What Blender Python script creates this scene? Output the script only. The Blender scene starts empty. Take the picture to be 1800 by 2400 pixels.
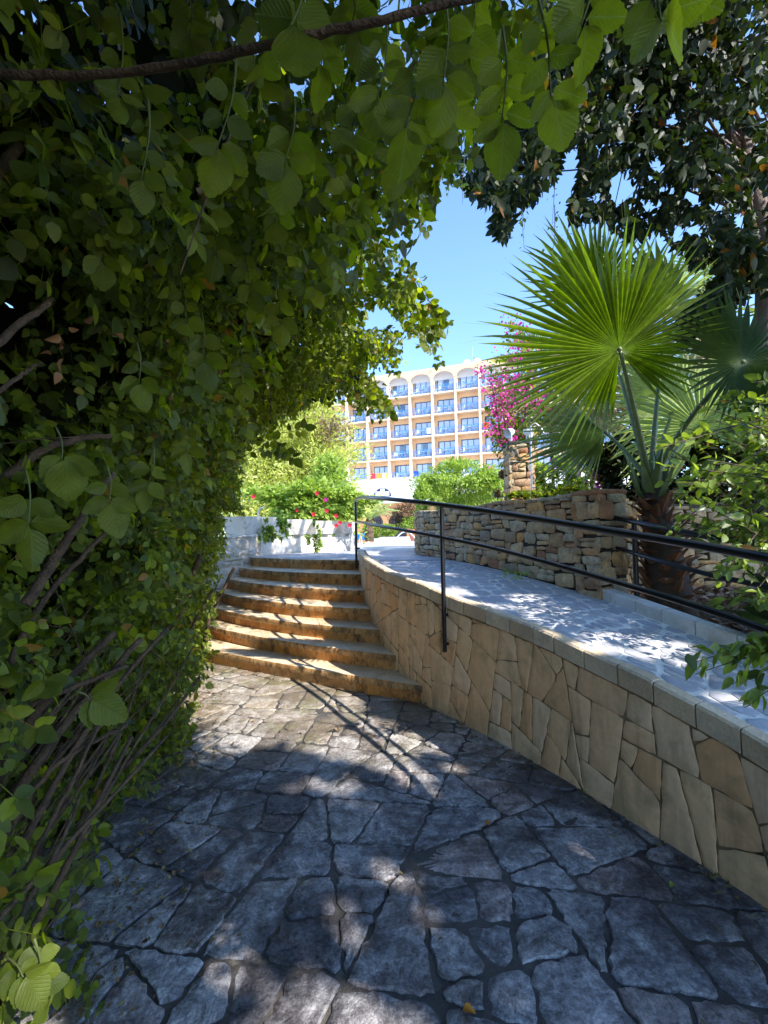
import bpy, math, random
import numpy as np
from mathutils import Vector
random.seed(7); rng = np.random.default_rng(11)
SC = bpy.context.scene
COL = SC.collection

# ------------------------------------------------------------------ camera
PITCH = math.radians(2.2); ROLL = math.radians(1.0); FPX = 1050.0; EYE = 1.58
F_ = np.array([0, math.cos(PITCH), math.sin(PITCH)]); U0 = np.array([0, -math.sin(PITCH), math.cos(PITCH)])
X0 = np.array([1., 0, 0])
R_ = math.cos(ROLL) * X0 - math.sin(ROLL) * U0
U_ = math.sin(ROLL) * X0 + math.cos(ROLL) * U0
CAM = np.array([0, 0, EYE])
def ray(u, v): return F_ * FPX + R_ * (u - 900) - U_ * (v - 1200)
def PZ(u, v, z):
    d = ray(u, v); return CAM + d * ((z - EYE) / d[2])
def PY(u, v, Y):
    d = ray(u, v); return CAM + d * (Y / d[1])
def proj(P):
    """world points (N,3) -> photo pixel coords and depth"""
    q = np.asarray(P) - CAM
    x = q @ R_; y = q @ U_; zf = q @ F_
    zs = np.where(zf > 1e-4, zf, 1e-4)
    return 900 + FPX * x / zs, 1200 - FPX * y / zs, zf
cam = bpy.data.cameras.new('camera'); camo = bpy.data.objects.new('camera', cam); COL.objects.link(camo)
from mathutils import Matrix
M = Matrix(((R_[0], U_[0], -F_[0], 0), (R_[1], U_[1], -F_[1], 0), (R_[2], U_[2], -F_[2], EYE), (0, 0, 0, 1)))
camo.matrix_world = M
cam.sensor_fit = 'VERTICAL'; cam.sensor_height = 36; cam.lens = FPX / 2400 * 36
cam.clip_start = .05; cam.clip_end = 3000
SC.camera = camo
SC.render.resolution_x = 768; SC.render.resolution_y = 1024

# ------------------------------------------------------------------ light
SUN_EL = math.radians(41); SXY = np.array([.8, -.6])
SUN = np.array([SXY[0] * math.cos(SUN_EL), SXY[1] * math.cos(SUN_EL), math.sin(SUN_EL)])
w = bpy.data.worlds.new('World'); SC.world = w; w.use_nodes = True
wn = w.node_tree; bg = wn.nodes['Background']
sky = wn.nodes.new('ShaderNodeTexSky'); sky.sky_type = 'NISHITA'; sky.sun_disc = False
sky.sun_elevation = SUN_EL; sky.sun_rotation = math.atan2(SXY[0], SXY[1])
sky.air_density = 1.0; sky.dust_density = .1; sky.ozone_density = 6
wn.links.new(sky.outputs[0], bg.inputs[0]); bg.inputs[1].default_value = .125
sl = bpy.data.lights.new('sun', 'SUN'); sl.energy = 2.7; sl.angle = math.radians(.45); sl.color = (1, .95, .86)
so = bpy.data.objects.new('sun', sl); COL.objects.link(so)
so.rotation_euler = Vector(-SUN).to_track_quat('-Z', 'Y').to_euler()
SC.view_settings.view_transform = 'Standard'; SC.view_settings.look = 'None'
SC.view_settings.exposure = 2.0; SC.view_settings.gamma = 1
SC.render.engine = 'CYCLES'
SC.cycles.max_bounces = 8; SC.cycles.transparent_max_bounces = 8

# ------------------------------------------------------------------ object helpers
def tag(o, label=None, cat=None, group=None, kind=None):
    if label: o['label'] = label
    if cat: o['category'] = cat
    if group: o['group'] = group
    if kind: o['kind'] = kind
    return o
def empty(name, loc, label, cat, group=None):
    o = bpy.data.objects.new(name, None); COL.objects.link(o); o.location = tuple(float(c) for c in loc)
    o.empty_display_size = .1
    return tag(o, label, cat, group)
def wloc(o):
    v = np.zeros(3)
    while o is not None: v = v + np.array(o.location); o = o.parent
    return v
def link_mesh(name, me, mats, parent=None):
    for m in (mats if isinstance(mats, (list, tuple)) else [mats]): me.materials.append(m)
    o = bpy.data.objects.new(name, me); COL.objects.link(o)
    if parent is not None: o.parent = parent
    return o
def nn(v):
    v = np.asarray(v, float); return v / (np.linalg.norm(v) + 1e-12)
class MB:
    def __init__(s): s.v = []; s.f = []; s.m = []; s.uv = None
    def add(s, vs, fs, mi=0):
        b = len(s.v); s.v += [tuple(float(c) for c in p) for p in vs]
        for q in fs: s.f.append(tuple(i + b for i in q)); s.m.append(mi)
    def box(s, c, size, ax=None, mi=0):
        ax = np.eye(3) if ax is None else np.asarray(ax, float); h_ = np.asarray(size, float) / 2; vs = []
        for x in (-1, 1):
            for y in (-1, 1):
                for z in (-1, 1): vs.append(np.asarray(c) + ax[0] * x * h_[0] + ax[1] * y * h_[1] + ax[2] * z * h_[2])
        s.add(vs, [(0, 1, 3, 2), (4, 6, 7, 5), (0, 4, 5, 1), (2, 3, 7, 6), (0, 2, 6, 4), (1, 5, 7, 3)], mi)
    def bbox(s, c, size, ax=None, b=.01, mi=0):
        """box with chamfered vertical+top edges"""
        ax = np.eye(3) if ax is None else np.asarray(ax, float); h_ = np.asarray(size, float) / 2
        b = min(b, *(h_ * .45)); vs = []; c = np.asarray(c, float)
        def ring(z, ix):
            x, y = h_[0] - ix, h_[1] - ix; e = b
            return [(x, y - e), (x - e, y), (-x + e, y), (-x, y - e), (-x, -y + e), (-x + e, -y), (x - e, -y), (x, -y + e)], z
        for (pts, z) in (ring(-h_[2], b), ring(-h_[2] + b, 0), ring(h_[2] - b, 0), ring(h_[2], b)):
            for (x, y) in pts: vs.append(c + ax[0] * x + ax[1] * y + ax[2] * z)
        fs = [tuple(range(7, -1, -1)), tuple(range(24, 32))]
        for r in range(3):
            for i in range(8):
                j = (i + 1) % 8; fs.append((r * 8 + i, r * 8 + j, r * 8 + 8 + j, r * 8 + 8 + i))
        s.add(vs, fs, mi)
    def tube(s, path, rad, n=8, mi=0, cap=True):
        P = [np.asarray(p, float) for p in path]; k = len(P)
        rad = [rad] * k if np.isscalar(rad) else list(rad)
        t0 = nn(P[1] - P[0]); a = nn(np.cross(t0, [0, 0, 1]) if abs(t0[2]) < .9 else np.cross(t0, [1, 0, 0])); vs = []
        for i in range(k):
            t = nn(P[min(i + 1, k - 1)] - P[max(i - 1, 0)]); a = nn(a - t * (a @ t)); b = np.cross(t, a)
            for j in range(n):
                th = 2 * math.pi * j / n; vs.append(P[i] + (a * math.cos(th) + b * math.sin(th)) * rad[i])
        fs = []
        for i in range(k - 1):
            for j in range(n):
                q = (j + 1) % n; fs.append((i * n + j, i * n + q, (i + 1) * n + q, (i + 1) * n + j))
        if cap: fs.append(tuple(range(n - 1, -1, -1))); fs.append(tuple(range((k - 1) * n, k * n)))
        s.add(vs, fs, mi)
    def lathe(s, base, prof, n=16, mi=0):
        vs = []; 
        for (r, z) in prof:
            for j in range(n): th = 2 * math.pi * j / n; vs.append((base[0] + r * math.cos(th), base[1] + r * math.sin(th), base[2] + z))
        fs = []
        for i in range(len(prof) - 1):
            for j in range(n): q = (j + 1) % n; fs.append((i * n + j, i * n + q, (i + 1) * n + q, (i + 1) * n + j))
        fs.append(tuple(range(n - 1, -1, -1))); fs.append(tuple(range((len(prof) - 1) * n, len(prof) * n)))
        s.add(vs, fs, mi)
    def build(s, name, mats, parent=None, smooth=False, auto=None):
        me = bpy.data.meshes.new(name); off = wloc(parent) if parent is not None else np.zeros(3)
        V = np.array(s.v, float).reshape(-1, 3) - off
        me.from_pydata(V.tolist(), [], s.f); me.polygons.foreach_set('material_index', s.m)
        if smooth: me.polygons.foreach_set('use_smooth', [True] * len(me.polygons))
        me.update()
        o = link_mesh(name, me, mats, parent)
        if auto: 
            me.polygons.foreach_set('use_smooth', [True] * len(me.polygons)); me.set_sharp_from_angle(angle=math.radians(auto))
        return o
def quad_mesh(name, V, Q, mats, parent=None, smooth=False, uv=None, mi=None):
    off = wloc(parent) if parent is not None else np.zeros(3)
    V = np.asarray(V, np.float32) - off.astype(np.float32); Q = np.asarray(Q, np.int32); k = Q.shape[1]
    me = bpy.data.meshes.new(name)
    me.vertices.add(len(V)); me.vertices.foreach_set('co', V.ravel().astype(np.float32))
    me.loops.add(Q.size); me.loops.foreach_set('vertex_index', Q.ravel())
    me.polygons.add(len(Q)); me.polygons.foreach_set('loop_start', np.arange(len(Q), dtype=np.int32) * k)
    me.polygons.foreach_set('loop_total', np.full(len(Q), k, np.int32))
    if smooth: me.polygons.foreach_set('use_smooth', np.ones(len(Q), bool))
    if mi is not None: me.polygons.foreach_set('material_index', np.asarray(mi, np.int32))
    if uv is not None:
        l = me.uv_layers.new(name='UVMap'); l.data.foreach_set('uv', np.asarray(uv, np.float32)[Q.ravel()].ravel())
    me.update(calc_edges=True); me.validate()
    return link_mesh(name, me, mats, parent)

# ------------------------------------------------------------------ materials
def hexc(r, g, b): 
    f_ = lambda c: (c / 255 / 12.92) if c / 255 <= .04045 else ((c / 255 + .055) / 1.055) ** 2.4
    return (f_(r), f_(g), f_(b), 1)
class NT:
    def __init__(s, name):
        s.m = bpy.data.materials.new(name); s.m.use_nodes = True; s.t = s.m.node_tree; s.b = s.t.nodes['Principled BSDF']; s.out = s.t.nodes['Material Output']
        s.tc = s.n('ShaderNodeTexCoord'); s.geo = s.n('ShaderNodeNewGeometry')
    def n(s, ty, **k):
        q = s.t.nodes.new(ty)
        for a, b in k.items(): setattr(q, a, b)
        return q
    def l(s, a, b): s.t.links.new(a, b)
    def mp(s, scale=(1, 1, 1), rot=(0, 0, 0)):
        q = s.n('ShaderNodeMapping'); q.inputs['Scale'].default_value = scale; q.inputs['Rotation'].default_value = rot
        s.l(s.tc.outputs['Object'], q.inputs[0]); return q.outputs[0]
    def noise(s, sc, det=4, rough=.55, vec=None, dist=0):
        q = s.n('ShaderNodeTexNoise'); q.inputs['Scale'].default_value = sc; q.inputs['Detail'].default_value = det
        q.inputs['Roughness'].default_value = rough; q.inputs['Distortion'].default_value = dist
        s.l(vec if vec is not None else s.tc.outputs['Object'], q.inputs['Vector']); return q.outputs['Fac']
    def ramp(s, fac, stops, mode='LINEAR'):
        q = s.n('ShaderNodeValToRGB'); q.color_ramp.interpolation = mode; e = q.color_ramp.elements
        while len(e) < len(stops): e.new(.5)
        for i, (p, c) in enumerate(stops):
            e[i].position = p; e[i].color = c if hasattr(c, '__len__') else (c, c, c, 1)
        s.l(fac, q.inputs[0]); return q.outputs[0]
    def mix(s, fac, a, b, mode='MIX'):
        q = s.n('ShaderNodeMix', data_type='RGBA', blend_type=mode)
        for sock, x in ((q.inputs[0], fac), (q.inputs[6], a), (q.inputs[7], b)):
            if hasattr(x, 'is_output'): s.l(x, sock)
            elif hasattr(x, '__len__'): sock.default_value = x
            else: sock.default_value = x
        return q.outputs[2]
    def math(s, op, a, b=0.0, clamp=False):
        q = s.n('ShaderNodeMath', operation=op, use_clamp=clamp)
        for sock, x in ((q.inputs[0], a), (q.inputs[1], b)):
            if hasattr(x, 'is_output'): s.l(x, sock)
            else: sock.default_value = x
        return q.outputs[0]
    def bump(s, hgt, strength=.5, dist=.01, normal=None):
        q = s.n('ShaderNodeBump'); q.inputs['Strength'].default_value = strength; q.inputs['Distance'].default_value = dist
        s.l(hgt, q.inputs['Height'])
        if normal is not None: s.l(normal, q.inputs['Normal'])
        return q.outputs[0]
    def rnd(s): return s.geo.outputs['Random Per Island']
    def fin(s, col=None, rough=None, nrm=None, spec=None, metal=None):
        for key, x in (('Base Color', col), ('Roughness', rough), ('Normal', nrm), ('Specular IOR Level', spec), ('Metallic', metal)):
            if x is None: continue
            if hasattr(x, 'is_output'): s.l(x, s.b.inputs[key])
            else: s.b.inputs[key].default_value = x
        return s.m
def plain(name, c, rough=.6, metal=0, var=.12, sc=8, bump=0):
    n = NT(name); q = n.noise(sc, 5)
    v = n.ramp(q, [(.3, 1 - var), (.7, 1 + var * .4)])
    return n.fin(n.mix(1.0, c, v, 'MULTIPLY'), rough, n.bump(n.noise(sc * 6, 4), bump, .01) if bump else None, None, metal)
def stone(name, pal, n1=3., stain=None, stain_amt=.5, stain_sc=4, speck=None, speck_sc=60, rough=(.6, .9), bump=.6, bs=30, bd=.006, vec=None, extra=None, var=.35):
    n = NT(name)
    k = len(pal); col = n.ramp(n.rnd(), [(i / max(1, k - 1), c) for i, c in enumerate(pal)])
    a = n.noise(n1, 6, .6); b = n.noise(bs, 6, .7)
    col = n.mix(1.0, col, n.ramp(a, [(.25, 1 - var), (.75, 1 + var * .6)]), 'MULTIPLY')
    col = n.mix(1.0, col, n.ramp(b, [(.3, 1 - var * .7), (.7, 1 + var * .5)]), 'MULTIPLY')
    if stain is not None:
        sq = n.ramp(n.noise(stain_sc, 7, .65, dist=.4), [(.52, 0.), (.66, stain_amt)])
        col = n.mix(sq, col, stain)
    if speck is not None:
        sp = n.ramp(n.noise(speck_sc, 3, .8), [(.6, 0.), (.68, .7)])
        col = n.mix(sp, col, speck)
    if extra: col = extra(n, col)
    r = n.ramp(n.noise(2.2, 4), [(.35, rough[0]), (.65, rough[1])])
    h1 = n.bump(n.noise(bs * .35, 6, .65), bump, bd * 2)
    h2 = n.bump(b, bump, bd, h1)
    return n.fin(col, r, h2, .4)
def leafmat(name, pal, trans, tf=.45, rough=.5, spec=.4, vein=False, rare=None):
    n = NT(name); k = len(pal)
    stops = [(i / max(1, k - 1) * (.97 if rare else 1), c) for i, c in enumerate(pal)]
    if rare: stops += [(.985, pal[-1]), (.988, rare)]
    col = n.ramp(n.rnd(), stops)
    q = n.noise(25, 3); col = n.mix(1.0, col, n.ramp(q, [(.3, .8), (.7, 1.15)]), 'MULTIPLY')
    nrm = None; tcol = n.mix(1.0, col, trans, 'MULTIPLY') 
    if vein:
        uv = n.n('ShaderNodeSeparateXYZ'); n.l(n.tc.outputs['UV'], uv.inputs[0])
        ax = n.math('ABSOLUTE', n.math('SUBTRACT', uv.outputs[0], .5))
        ph = n.math('SUBTRACT', n.math('MULTIPLY', uv.outputs[1], 8.), n.math('MULTIPLY', ax, 8.))
        sv = n.math('POWER', n.math('ABSOLUTE', n.math('SINE', n.math('MULTIPLY', ph, math.pi))), .35)
        md = n.math('MULTIPLY', n.math('MINIMUM', n.math('MULTIPLY', ax, 30.), 1.), sv)
        vf = n.ramp(md, [(.35, .0), (.8, 1.)])
        tcol = n.mix(vf, n.mix(.35, tcol, (.35, .42, .12, 1)), tcol)
        nrm = n.bump(n.math('ADD', vf, n.math('MULTIPLY', n.noise(120, 3), .5)), .5, .0015)
    n.fin(col, rough, nrm, spec)
    tr = n.n('ShaderNodeBsdfTranslucent'); n.l(tcol, tr.inputs[0])
    if nrm is not None: n.l(nrm, tr.inputs['Normal'])
    mx = n.n('ShaderNodeMixShader'); mx.inputs[0].default_value = tf
    n.l(n.b.outputs[0], mx.inputs[1]); n.l(tr.outputs[0], mx.inputs[2]); n.l(mx.outputs[0], n.out.inputs[0])
    return n.m

M_ = {}
g = lambda r, gg, b: (r, gg, b, 1)
def path_extra(n, col):
    # sunlit warmth painted as tan near the steps, algae patches there, darker damp patches of irregular outline
    bl = n.ramp(n.noise(11, 10, .82, dist=.5), [(.43, .0), (.52, .45), (.62, 1.)])
    col = n.mix(bl, n.mix(1.0, col, g(.36, .36, .4), 'MULTIPLY'), n.mix(.45, col, g(.62, .62, .66)))
    mg = n.ramp(n.noise(65, 6, .85), [(.36, .5), (.5, 1.), (.62, 1.35)]); col = n.mix(1.0, col, mg, 'MULTIPLY')
    dp = n.ramp(n.noise(1.15, 8, .62, dist=1.), [(.48, 0.), (.55, .9)])
    col = n.mix(dp, col, n.mix(1.0, col, g(.3, .29, .31), 'MULTIPLY'))
    sep = n.n('ShaderNodeSeparateXYZ'); n.l(n.tc.outputs['Object'], sep.inputs[0])
    yy = n.math('ADD', sep.outputs[1], n.math('MULTIPLY', n.noise(1.5, 4), 1.6))
    t = n.ramp(n.math('MULTIPLY', n.math('SUBTRACT', yy, 3.6), .8), [(0., 0.), (.9, .75)])
    col = n.mix(t, col, n.mix(.6, g(.42, .31, .16), col))
    al = n.math('MULTIPLY', n.ramp(n.noise(2.4, 6, .7), [(.5, 0.), (.62, .5)]), t)
    col = n.mix(al, col, g(.16, .17, .04))
    return col
M_['path'] = stone('flagstone', [g(.36, .33, .32), g(.62, .58, .55), g(.42, .39, .38), g(.74, .7, .66), g(.48, .42, .37), g(.66, .61, .58), g(.72, .52, .42), g(.44, .41, .41), g(.54, .43, .33)],
                   n1=2.5, stain=g(.34, .34, .38), stain_amt=.5, stain_sc=6, speck=g(.6, .6, .62), speck_sc=75, rough=(.3, .75), bump=1., bs=34, bd=.009, extra=path_extra, var=.5)
M_['mortar_dark'] = stone('dark_joint', [g(.08, .073, .068), g(.08, .073, .068)], stain=g(.26, .22, .18), rough=(.35, .9), bump=1., bs=50)
M_['ramp'] = stone('ramp_flagstone', [g(.38, .38, .42), g(.5, .5, .54), g(.43, .43, .48), g(.56, .55, .57)], n1=3, stain=g(.3, .3, .34), stain_amt=.4, stain_sc=9, rough=(.35, .6), bump=.5, bs=35, var=.25)
M_['mortar_light'] = stone('pale_joint', [g(.82, .8, .76), g(.82, .8, .76)], stain=g(.4, .38, .34), rough=(.6, .9), bump=.6, bs=50, var=.2)
def clad_extra(n, col):
    mpv = n.mp((6, 6, .9)); st = n.ramp(n.noise(1.6, 6, .65, mpv), [(.5, 0.), (.7, .42)])
    return n.mix(st, col, g(.2, .13, .065))
M_['clad'] = stone('cream_cladding', [g(.92, .55, .28), g(.95, .64, .37), g(.88, .49, .24), g(.95, .67, .43), g(.93, .58, .31)], n1=3.5, stain=g(.34, .24, .13), stain_amt=.5, stain_sc=4, rough=(.6, .85), bump=.45, bs=22, extra=clad_extra, var=.16)
M_['clad_joint'] = stone('cladding_joint', [g(.3, .21, .12), g(.3, .21, .12)], stain=g(.03, .022, .015), stain_amt=.95, stain_sc=5, bump=1., bs=60)
M_['cap'] = stone('capping_block', [g(.74, .55, .36), g(.84, .68, .49), g(.7, .51, .33)], n1=6, stain=g(.35, .3, .24), stain_amt=.35, speck=g(.14, .12, .1), speck_sc=130, rough=(.6, .9), bump=.8, bs=60, var=.2)
def riser_extra(n, col):
    mpv = n.mp((4.5, 4.5, 1.8)); st = n.ramp(n.noise(2.2, 9, .78, mpv), [(.5, 0.), (.62, .8)])
    return n.mix(st, col, g(.07, .045, .03))
M_['riser'] = stone('ochre_riser', [g(.66, .27, .06), g(.7, .33, .1), g(.58, .22, .05), g(.64, .35, .14)], n1=5, stain=g(.28, .11, .03), stain_amt=.7, stain_sc=5, rough=(.4, .8), bump=.6, bs=45, extra=riser_extra, var=.35)
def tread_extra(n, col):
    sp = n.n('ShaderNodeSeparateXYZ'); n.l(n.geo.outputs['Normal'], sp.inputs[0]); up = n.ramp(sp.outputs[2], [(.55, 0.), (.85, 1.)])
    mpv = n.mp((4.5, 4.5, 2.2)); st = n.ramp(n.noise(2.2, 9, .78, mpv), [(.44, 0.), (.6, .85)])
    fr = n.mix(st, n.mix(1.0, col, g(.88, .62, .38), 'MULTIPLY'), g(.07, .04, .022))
    return n.mix(up, fr, col)  # fronts toned down by normal for contrast with paler tops, plus stains
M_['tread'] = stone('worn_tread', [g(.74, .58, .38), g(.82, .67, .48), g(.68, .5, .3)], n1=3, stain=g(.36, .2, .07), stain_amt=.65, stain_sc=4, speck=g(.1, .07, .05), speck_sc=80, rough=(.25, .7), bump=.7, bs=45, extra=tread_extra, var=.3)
M_['rubble'] = stone('drystone', [g(.66, .4, .17), g(.42, .3, .18), g(.74, .53, .28), g(.42, .2, .1), g(.58, .44, .27), g(.54, .37, .2), g(.7, .38, .13), g(.33, .27, .19), g(.6, .5, .34), g(.5, .4, .26)], n1=7, stain=g(.16, .12, .09), stain_amt=.6, stain_sc=12, rough=(.75, .95), bump=1., bs=45, bd=.008, var=.4)
M_['rubble_joint'] = stone('drystone_joint', [g(.035, .026, .018), g(.035, .026, .018)], bump=1.)
M_['pale_rubble'] = stone('pale_rubble_stone', [g(.62, .56, .48), g(.7, .64, .56), g(.5, .44, .37)], n1=7, stain=g(.3, .25, .2), stain_amt=.5, stain_sc=10, bump=1., bs=40, var=.3)
M_['white'] = stone('white_render', [g(.74, .71, .67), g(.74, .71, .67)], n1=2, stain=g(.42, .36, .3), stain_amt=.75, stain_sc=6, rough=(.8, .9), bump=.3, bs=60, var=.1)
M_['curb'] = stone('pale_curb', [g(.66, .64, .6), g(.72, .7, .66), g(.6, .57, .52)], n1=5, stain=g(.42, .32, .2), stain_amt=.5, stain_sc=7, bump=.6, bs=60, var=.15)
M_['soil'] = stone('soil', [g(.09, .06, .04), g(.09, .06, .04)], n1=5, stain=g(.16, .11, .07), bump=1., bs=40)
M_['terrace'] = stone('terrace_floor', [g(.5, .5, .53), g(.6, .59, .6), g(.55, .55, .58)], n1=2, stain=g(.38, .37, .4), stain_amt=.4, stain_sc=6, rough=(.5, .8), bump=.4, bs=30, var=.2)
M_['black'] = plain('black_painted_steel', g(.012, .013, .017), .28, 0, .3, 30, .05)
M_['steel'] = plain('galvanised_steel', g(.5, .51, .54), .4, .7, .2, 20)
M_['whitepaint'] = plain('white_paint', g(.8, .8, .8), .45)
M_['bark'] = plain('bark', g(.1, .06, .036), .85, 0, .6, 22, 1.)
M_['bark_pale'] = plain('pale_bark', g(.36, .26, .21), .85, 0, .5, 10, .9)
M_['deadwood'] = plain('dead_stem', g(.12, .07, .042), .85, 0, .6, 24, .9)
M_['ficusbark'] = plain('ficus_bark', g(.17, .12, .1), .8, 0, .4, 10, .8)
M_['hedge'] = leafmat('hedge_leaf', [g(.035, .055, .01), g(.14, .185, .017), g(.065, .1, .018), g(.25, .3, .022), g(.045, .066, .018), g(.21, .26, .02)], g(2.5, 2.5, .5), .5, rare=g(.3, .16, .03))
M_['inner'] = leafmat('shade_dark_inner_leaf', [g(.012, .018, .006), g(.02, .028, .008), g(.03, .034, .01)], g(1.5, 1.6, .6), .2, .7, .2)  # near-black leaf colour paints the shade of gaps inside the hedge
M_['near'] = leafmat('near_leaf', [g(.09, .125, .014), g(.14, .18, .018), g(.065, .095, .014)], g(2.5, 2.4, .45), .55, vein=True)
M_['ficus'] = leafmat('ficus_leaf', [g(.012, .02, .007), g(.02, .032, .009), g(.035, .05, .012)], g(1.7, 1.9, .5), .22, .55, .25, rare=g(.25, .1, .02))
M_['shrub'] = leafmat('shrub_leaf', [g(.12, .18, .03), g(.26, .34, .05), g(.07, .11, .025)], g(1.6, 1.7, .6), .4, .4, .5, rare=g(.35, .15, .04))
M_['feather'] = leafmat('feathery_leaf', [g(.46, .52, .1), g(.58, .62, .15), g(.38, .45, .12), g(.6, .58, .25)], g(1.3, 1.3, .7), .4, .7)
M_['conifer_brown'] = leafmat('dry_leaf_tuft', [g(.3, .2, .12), g(.24, .2, .1)], g(1.2, 1.1, .8), .3)
M_['bright'] = leafmat('bright_bush_leaf', [g(.24, .36, .06), g(.36, .48, .09), g(.17, .27, .05)], g(1.4, 1.4, .6), .4)
M_['palm'] = leafmat('fan_palm_leaf', [g(.1, .14, .025), g(.24, .32, .04), g(.14, .2, .03), g(.28, .36, .05)], g(2.3, 2.2, .5), .5, .42, .5)  # tones spread per segment to stand in for sun contrast on the pleats
M_['palm_pale'] = leafmat('pale_palm_leaf', [g(.28, .36, .14), g(.4, .46, .2), g(.24, .3, .13)], g(1.4, 1.5, .7), .45, .5)
M_['palm_dry'] = leafmat('dry_palm_leaf', [g(.4, .37, .22), g(.3, .3, .17), g(.5, .46, .3)], g(1.2, 1.1, .8), .3)
M_['palm_dark'] = leafmat('shaded_palm_leaf', [g(.045, .08, .02), g(.06, .1, .025)], g(1.8, 1.9, .5), .3, .5, .4)  # darker copy of the fan palm leaf, shade put into its colour
M_['petiole'] = plain('petiole', g(.13, .17, .05), .5, 0, .2, 12)
M_['twiggreen'] = plain('green_twig', g(.09, .11, .03), .7, 0, .3, 12)
M_['boot'] = plain('palm_leaf_base', g(.24, .1, .045), .75, 0, .5, 12, .6)
M_['boot_green'] = plain('fresh_leaf_base', g(.12, .17, .04), .6, 0, .4, 9, .3)
M_['magenta'] = leafmat('magenta_bract', [g(.62, .02, .34), g(.75, .04, .42), g(.46, .01, .26)], g(1.2, 1., 1.1), .45)
M_['red'] = leafmat('red_petal', [g(.8, .02, .03), g(.7, .03, .08)], g(1, 1, 1), .35)
M_['orange_wall'] = plain('peach_render', g(.87, .59, .37), .85, 0, .06, 1.5)
M_['pilaster'] = plain('pale_peach_render', g(.9, .68, .47), .85, 0, .06, 1.5)
M_['bwhite'] = plain('white_building_render', g(.82, .8, .78), .85, 0, .05, 1.)
M_['ochre'] = plain('terracotta_render', g(.62, .3, .13), .85, 0, .1, 1.)
M_['navy'] = plain('navy_frame', g(.012, .025, .11), .4)
M_['blue'] = plain('blue_railing_paint', g(.05, .27, .7), .4)
M_['curtain'] = plain('pale_curtain', g(.85, .88, .93), .9)
M_['darkroom'] = plain('dark_interior', g(.03, .035, .05), .9)
M_['plastic'] = plain('white_plastic', g(.85, .85, .85), .4)
M_['terracotta'] = plain('terracotta_pot', g(.55, .19, .09), .8)
M_['lounger'] = plain('blue_lounger_fabric', g(.0, .25, .75), .5)
M_['slide'] = plain('pale_blue_slide', g(.45, .72, .85), .3)
M_['yellow'] = leafmat('fallen_yellow_leaf', [g(.7, .33, .03), g(.6, .22, .02)], g(1, 1, 1), .2)
for nm, c in (('towel_pink', g(.8, .05, .35)), ('towel_white', g(.85, .85, .85)), ('towel_orange', g(.85, .3, .05)), ('towel_red', g(.75, .04, .06)), ('towel_blue', g(.02, .07, .45)), ('towel_yellow', g(.8, .5, .1))):
    M_[nm] = plain(nm, c, .9)
nglass = NT('window_glass'); gl = nglass.n('ShaderNodeBsdfGlossy'); gl.inputs['Roughness'].default_value = .03; tp = nglass.n('ShaderNodeBsdfTransparent'); tp.inputs[0].default_value = (.93, .95, 1, 1)
mxs = nglass.n('ShaderNodeMixShader'); mxs.inputs[0].default_value = .14; nglass.l(tp.outputs[0], mxs.inputs[1]); nglass.l(gl.outputs[0], mxs.inputs[2]); nglass.l(mxs.outputs[0], nglass.out.inputs[0]); M_['glass'] = nglass.m

# ------------------------------------------------------------------ geometry helpers
def catmull(P, n=8):
    P = [np.asarray(p, float) for p in P]; P = [2 * P[0] - P[1]] + P + [2 * P[-1] - P[-2]]; out = []
    for i in range(1, len(P) - 2):
        for k in range(n):
            t = k / n; a, b, c, d = P[i - 1], P[i], P[i + 1], P[i + 2]
            out.append(.5 * ((2 * b) + (-a + c) * t + (2 * a - 5 * b + 4 * c - d) * t * t + (-a + 3 * b - 3 * c + d) * t ** 3))
    out.append(P[-2]); return np.array(out)
class Curve:
    """plan polyline (optionally with height) with arc length lookup"""
    def __init__(s, P): s.P = np.asarray(P, float); s.s = np.r_[0, np.cumsum(np.linalg.norm(np.diff(s.P[:, :2], axis=0), axis=1))]; s.L = s.s[-1]
    def at(s, t): return np.array([np.interp(t, s.s, s.P[:, k]) for k in range(s.P.shape[1])])
    def nrm(s, t, side=1):
        a, b = s.at(max(0, t - .04)), s.at(min(s.L, t + .04)); d = nn((b - a)[:2]); return np.array([-d[1], d[0]]) * side
    def near(s, q):
        d = np.linalg.norm(s.P[:, :2] - np.asarray(q)[:2], axis=1); return s.s[int(np.argmin(d))]
def inpoly(x, y, poly):
    x = np.asarray(x); y = np.asarray(y); r = np.zeros(x.shape, bool); n = len(poly); j = n - 1
    for i in range(n):
        xi, yi = poly[i]; xj, yj = poly[j]
        c = ((yi > y) != (yj > y)) & (x < (xj - xi) * (y - yi) / ((yj - yi) or 1e-9) + xi); r ^= c; j = i
    return r
def clip_half(poly, n, d):
    out = []; m = len(poly)
    for i in range(m):
        a, b = poly[i], poly[(i + 1) % m]; da, db = a @ n - d, b @ n - d
        if da <= 0: out.append(a)
        if (da < 0) != (db < 0) and abs(da - db) > 1e-12: out.append(a + (b - a) * (da / (da - db)))
    return out
def voronoi(sites, bound, metric=(1, 1)):
    S = np.asarray(sites) * metric; B = [np.asarray(b, float) * metric for b in bound]; cells = []
    for i, p in enumerate(S):
        d = np.linalg.norm(S - p, axis=1); idx = np.argsort(d)[1:22]; poly = B
        for j in idx:
            n = S[j] - p; poly = clip_half(poly, n, n @ (S[j] + p) / 2)
            if len(poly) < 3: break
        cells.append(np.array(poly) / metric if len(poly) >= 3 else None)
    return cells
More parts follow.
